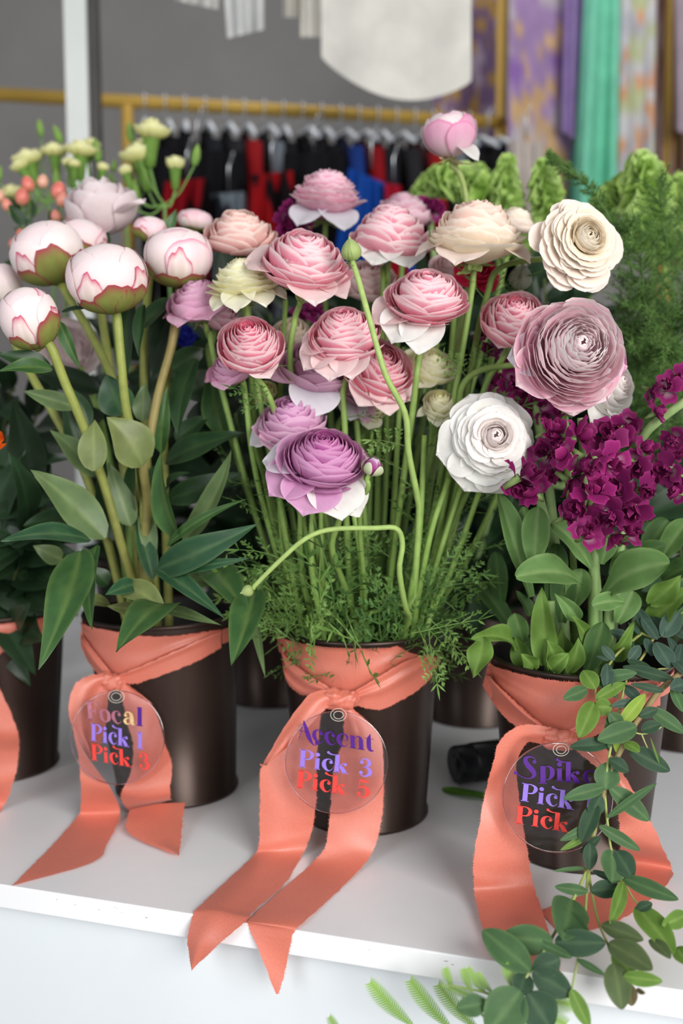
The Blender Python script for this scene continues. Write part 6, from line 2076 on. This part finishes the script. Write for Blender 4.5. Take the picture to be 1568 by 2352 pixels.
cloth('dusty rose dress partly behind the white floral one', 'hanging_dress', ((1495, -200), (1560, -200)), ((1490, 420), (1565, 420)), 2.5, (.42, .26, .24), 10, 3, .02, floral((.40, .25, .24), ((.5, .38, .36), (.3, .16, .15)), 12, 3))
cloth('pale mauve dress at the far right edge', 'hanging_dress', ((1545, -200), (1640, -200)), ((1550, 300), (1640, 320)), 2.42, (.5, .40, .48), 11, 2, .02)
cloth('brown skirt low at the right, behind the bells of Ireland', 'hanging_skirt', ((1480, 300), (1640, 300)), ((1480, 620), (1640, 620)), 2.7, (.20, .13, .08), 12, 3, .02)
cloth('off white skirt hanging below the dresses, right of the tall pink bud', 'hanging_skirt', ((1168, 322), (1245, 330)), ((1190, 620), (1260, 620)), 2.3, (.58, .52, .48), 13, 3, .02)
cloth('navy trousers folded on the end of the low rail', 'hanging_trousers', ((1060, 325), (1180, 320)), ((1050, 640), (1190, 640)), 2.5, (.012, .016, .04), 14, 3, .02)
def patchy(c1, c2, sc, seed, th=0.):
    return lambda u, v, p: mix(c1, c2, (noise.noise(p * sc + Vector((seed, 0, 0))) - th) * 12)


cloth('royal blue sweater sagging at the near side of the low rail', 'hanging_sweater', ((800, 385), (905, 430)), ((760, 640), (960, 640)), 2.05, (.01, .07, .36), 15, 3, .02)
cloth('bright red sweater among the black clothes left of the mauve ranunculus', 'hanging_sweater', ((575, 402), (672, 392)), ((560, 640), (690, 640)), 2.06, (.26, .006, .010), 16, 3, .03, patchy((.010, .006, .008), (.34, .008, .012), 11, 6, -.08))
cloth('dark red sweater among the black clothes right of the yellow carnation', 'hanging_sweater', ((378, 418), (482, 408)), ((360, 640), (480, 640)), 2.06, (.22, .005, .01), 17, 3, .03, patchy((.010, .006, .008), (.26, .006, .012), 11, 3, -.02))
cloth('blue grey sweater between the two red ones', 'hanging_sweater', ((484, 446), (566, 440)), ((480, 640), (566, 640)), 2.09, (.12, .15, .18), 18, 3, .03, patchy((.012, .014, .02), (.20, .24, .28), 13, 8, -.05))
cloth('small red scarf hanging beside the royal blue sweater', 'hanging_scarf', ((884, 420), (922, 426)), ((890, 640), (940, 640)), 2.02, (.38, .01, .03), 19, 2, .01)
cloth('black jacket hanging over the front of the low rail clothes', 'hanging_jacket', ((650, 350), (790, 352)), ((640, 640), (800, 640)), 2.10, (.008, .008, .010), 20, 2, .02)
cloth('black coat hanging at the left end of the low rail clothes', 'hanging_coat', ((345, 338), (560, 348)), ((340, 640), (560, 640)), 2.13, (.008, .008, .010), 21, 4, .02)

rk = thing('dress_rack', P(1155, 600, 2.55), 'tall gold rack frame holding the dresses at the right', 'clothes rack')
for k, (px, w, d) in enumerate(((1157, .0145, 2.55), (1552, .018, 2.45))):
    a, b = P(px, -180, d), P(px, 700, d)
    b = Vector((a.x, a.y, -.74))
    mb = MB()
    mb.tube([a, b], w, 10)
    mb.build('upright', M_GOLD, rk)
mb = MB()
mb.tube([P(1157, -180, 2.55), P(1552, -180, 2.45)], .015, 10)
mb.build('top_bar', M_GOLD, rk)

# ================================================================== LIGHT AND CAMERA
w = bpy.data.worlds.new('World')
scn.world = w
w.use_nodes = True
bg = w.node_tree.nodes['Background']
wt = w.node_tree
tc = wt.nodes.new('ShaderNodeTexCoord')
sx = wt.nodes.new('ShaderNodeSeparateXYZ')
cr = wt.nodes.new('ShaderNodeValToRGB')
mr = wt.nodes.new('ShaderNodeMapRange')
mr.inputs['From Min'].default_value = -1
mr.inputs['From Max'].default_value = 1
wt.links.new(tc.outputs['Generated'], sx.inputs['Vector'])
wt.links.new(sx.outputs['Z'], mr.inputs['Value'])
wt.links.new(mr.outputs['Result'], cr.inputs['Fac'])
e = cr.color_ramp.elements
e[0].position, e[0].color = .0, (.25, .25, .26, 1)
e[1].position, e[1].color = 1., (.20, .20, .21, 1)
for ps, cc in ((.42, (.45, .45, .46, 1)), (.55, (.85, .87, .92, 1)), (.72, (.40, .41, .43, 1))):
    q_ = e.new(ps)
    q_.color = cc
wt.links.new(cr.outputs['Color'], bg.inputs['Color'])
bg.inputs['Strength'].default_value = .62


def area(name, loc, target, sx, sy, power, colr):
    l = bpy.data.lights.new(name, 'AREA')
    l.shape = 'RECTANGLE'
    l.size, l.size_y = sx, sy
    l.energy = power
    l.color = colr
    o = bpy.data.objects.new(name, l)
    o.location = loc
    o.rotation_euler = (Vector(target) - Vector(loc)).to_track_quat('-Z', 'Y').to_euler()
    col.objects.link(o)
    return o


tgt = P(784, 1300, 1.0)
area('shop_window', C - fw * 1.3 + RGT * 1.3 + Vector((0, 0, .55)), tgt, 1.6, 1.6, 86, (1, .98, .95))
area('shop_window_beside', C - fw * 1.2 - RGT * 1.7 + Vector((0, 0, .55)), tgt, 1.2, 1.6, 26, (.95, .98, 1))
area('overhead_area', P(784, 900, 2.4) + Vector((0, 0, 1.7)), P(784, 500, 2.4), 1.8, 1.2, 12, (1, .97, .93))  # area light above the clothes rails, pointing down

cd = bpy.data.cameras.new('camera')
cd.sensor_fit = 'VERTICAL'
cd.sensor_height = 36
cd.sensor_width = 24
cd.lens = F / 2352 * 36
cd.clip_start = .05
cd.dof.use_dof = True
cd.dof.focus_distance = .89
cd.dof.aperture_fstop = 3.0
cam = bpy.data.objects.new('camera', cd)
cam.location = C
M = Matrix((RGT, UP, -FWD)).transposed().to_4x4()
M.translation = C
cam.matrix_world = M
col.objects.link(cam)
scn.camera = cam
scn.view_settings.view_transform = 'Standard'
scn.view_settings.look = 'None'
scn.view_settings.exposure = 0
scn.cycles.use_denoising = True
scn.cycles.use_adaptive_sampling = True
scn.cycles.adaptive_threshold = .05
scn.cycles.max_bounces = 6
scn.cycles.transparent_max_bounces = 12
scn.cycles.sample_clamp_indirect = 6
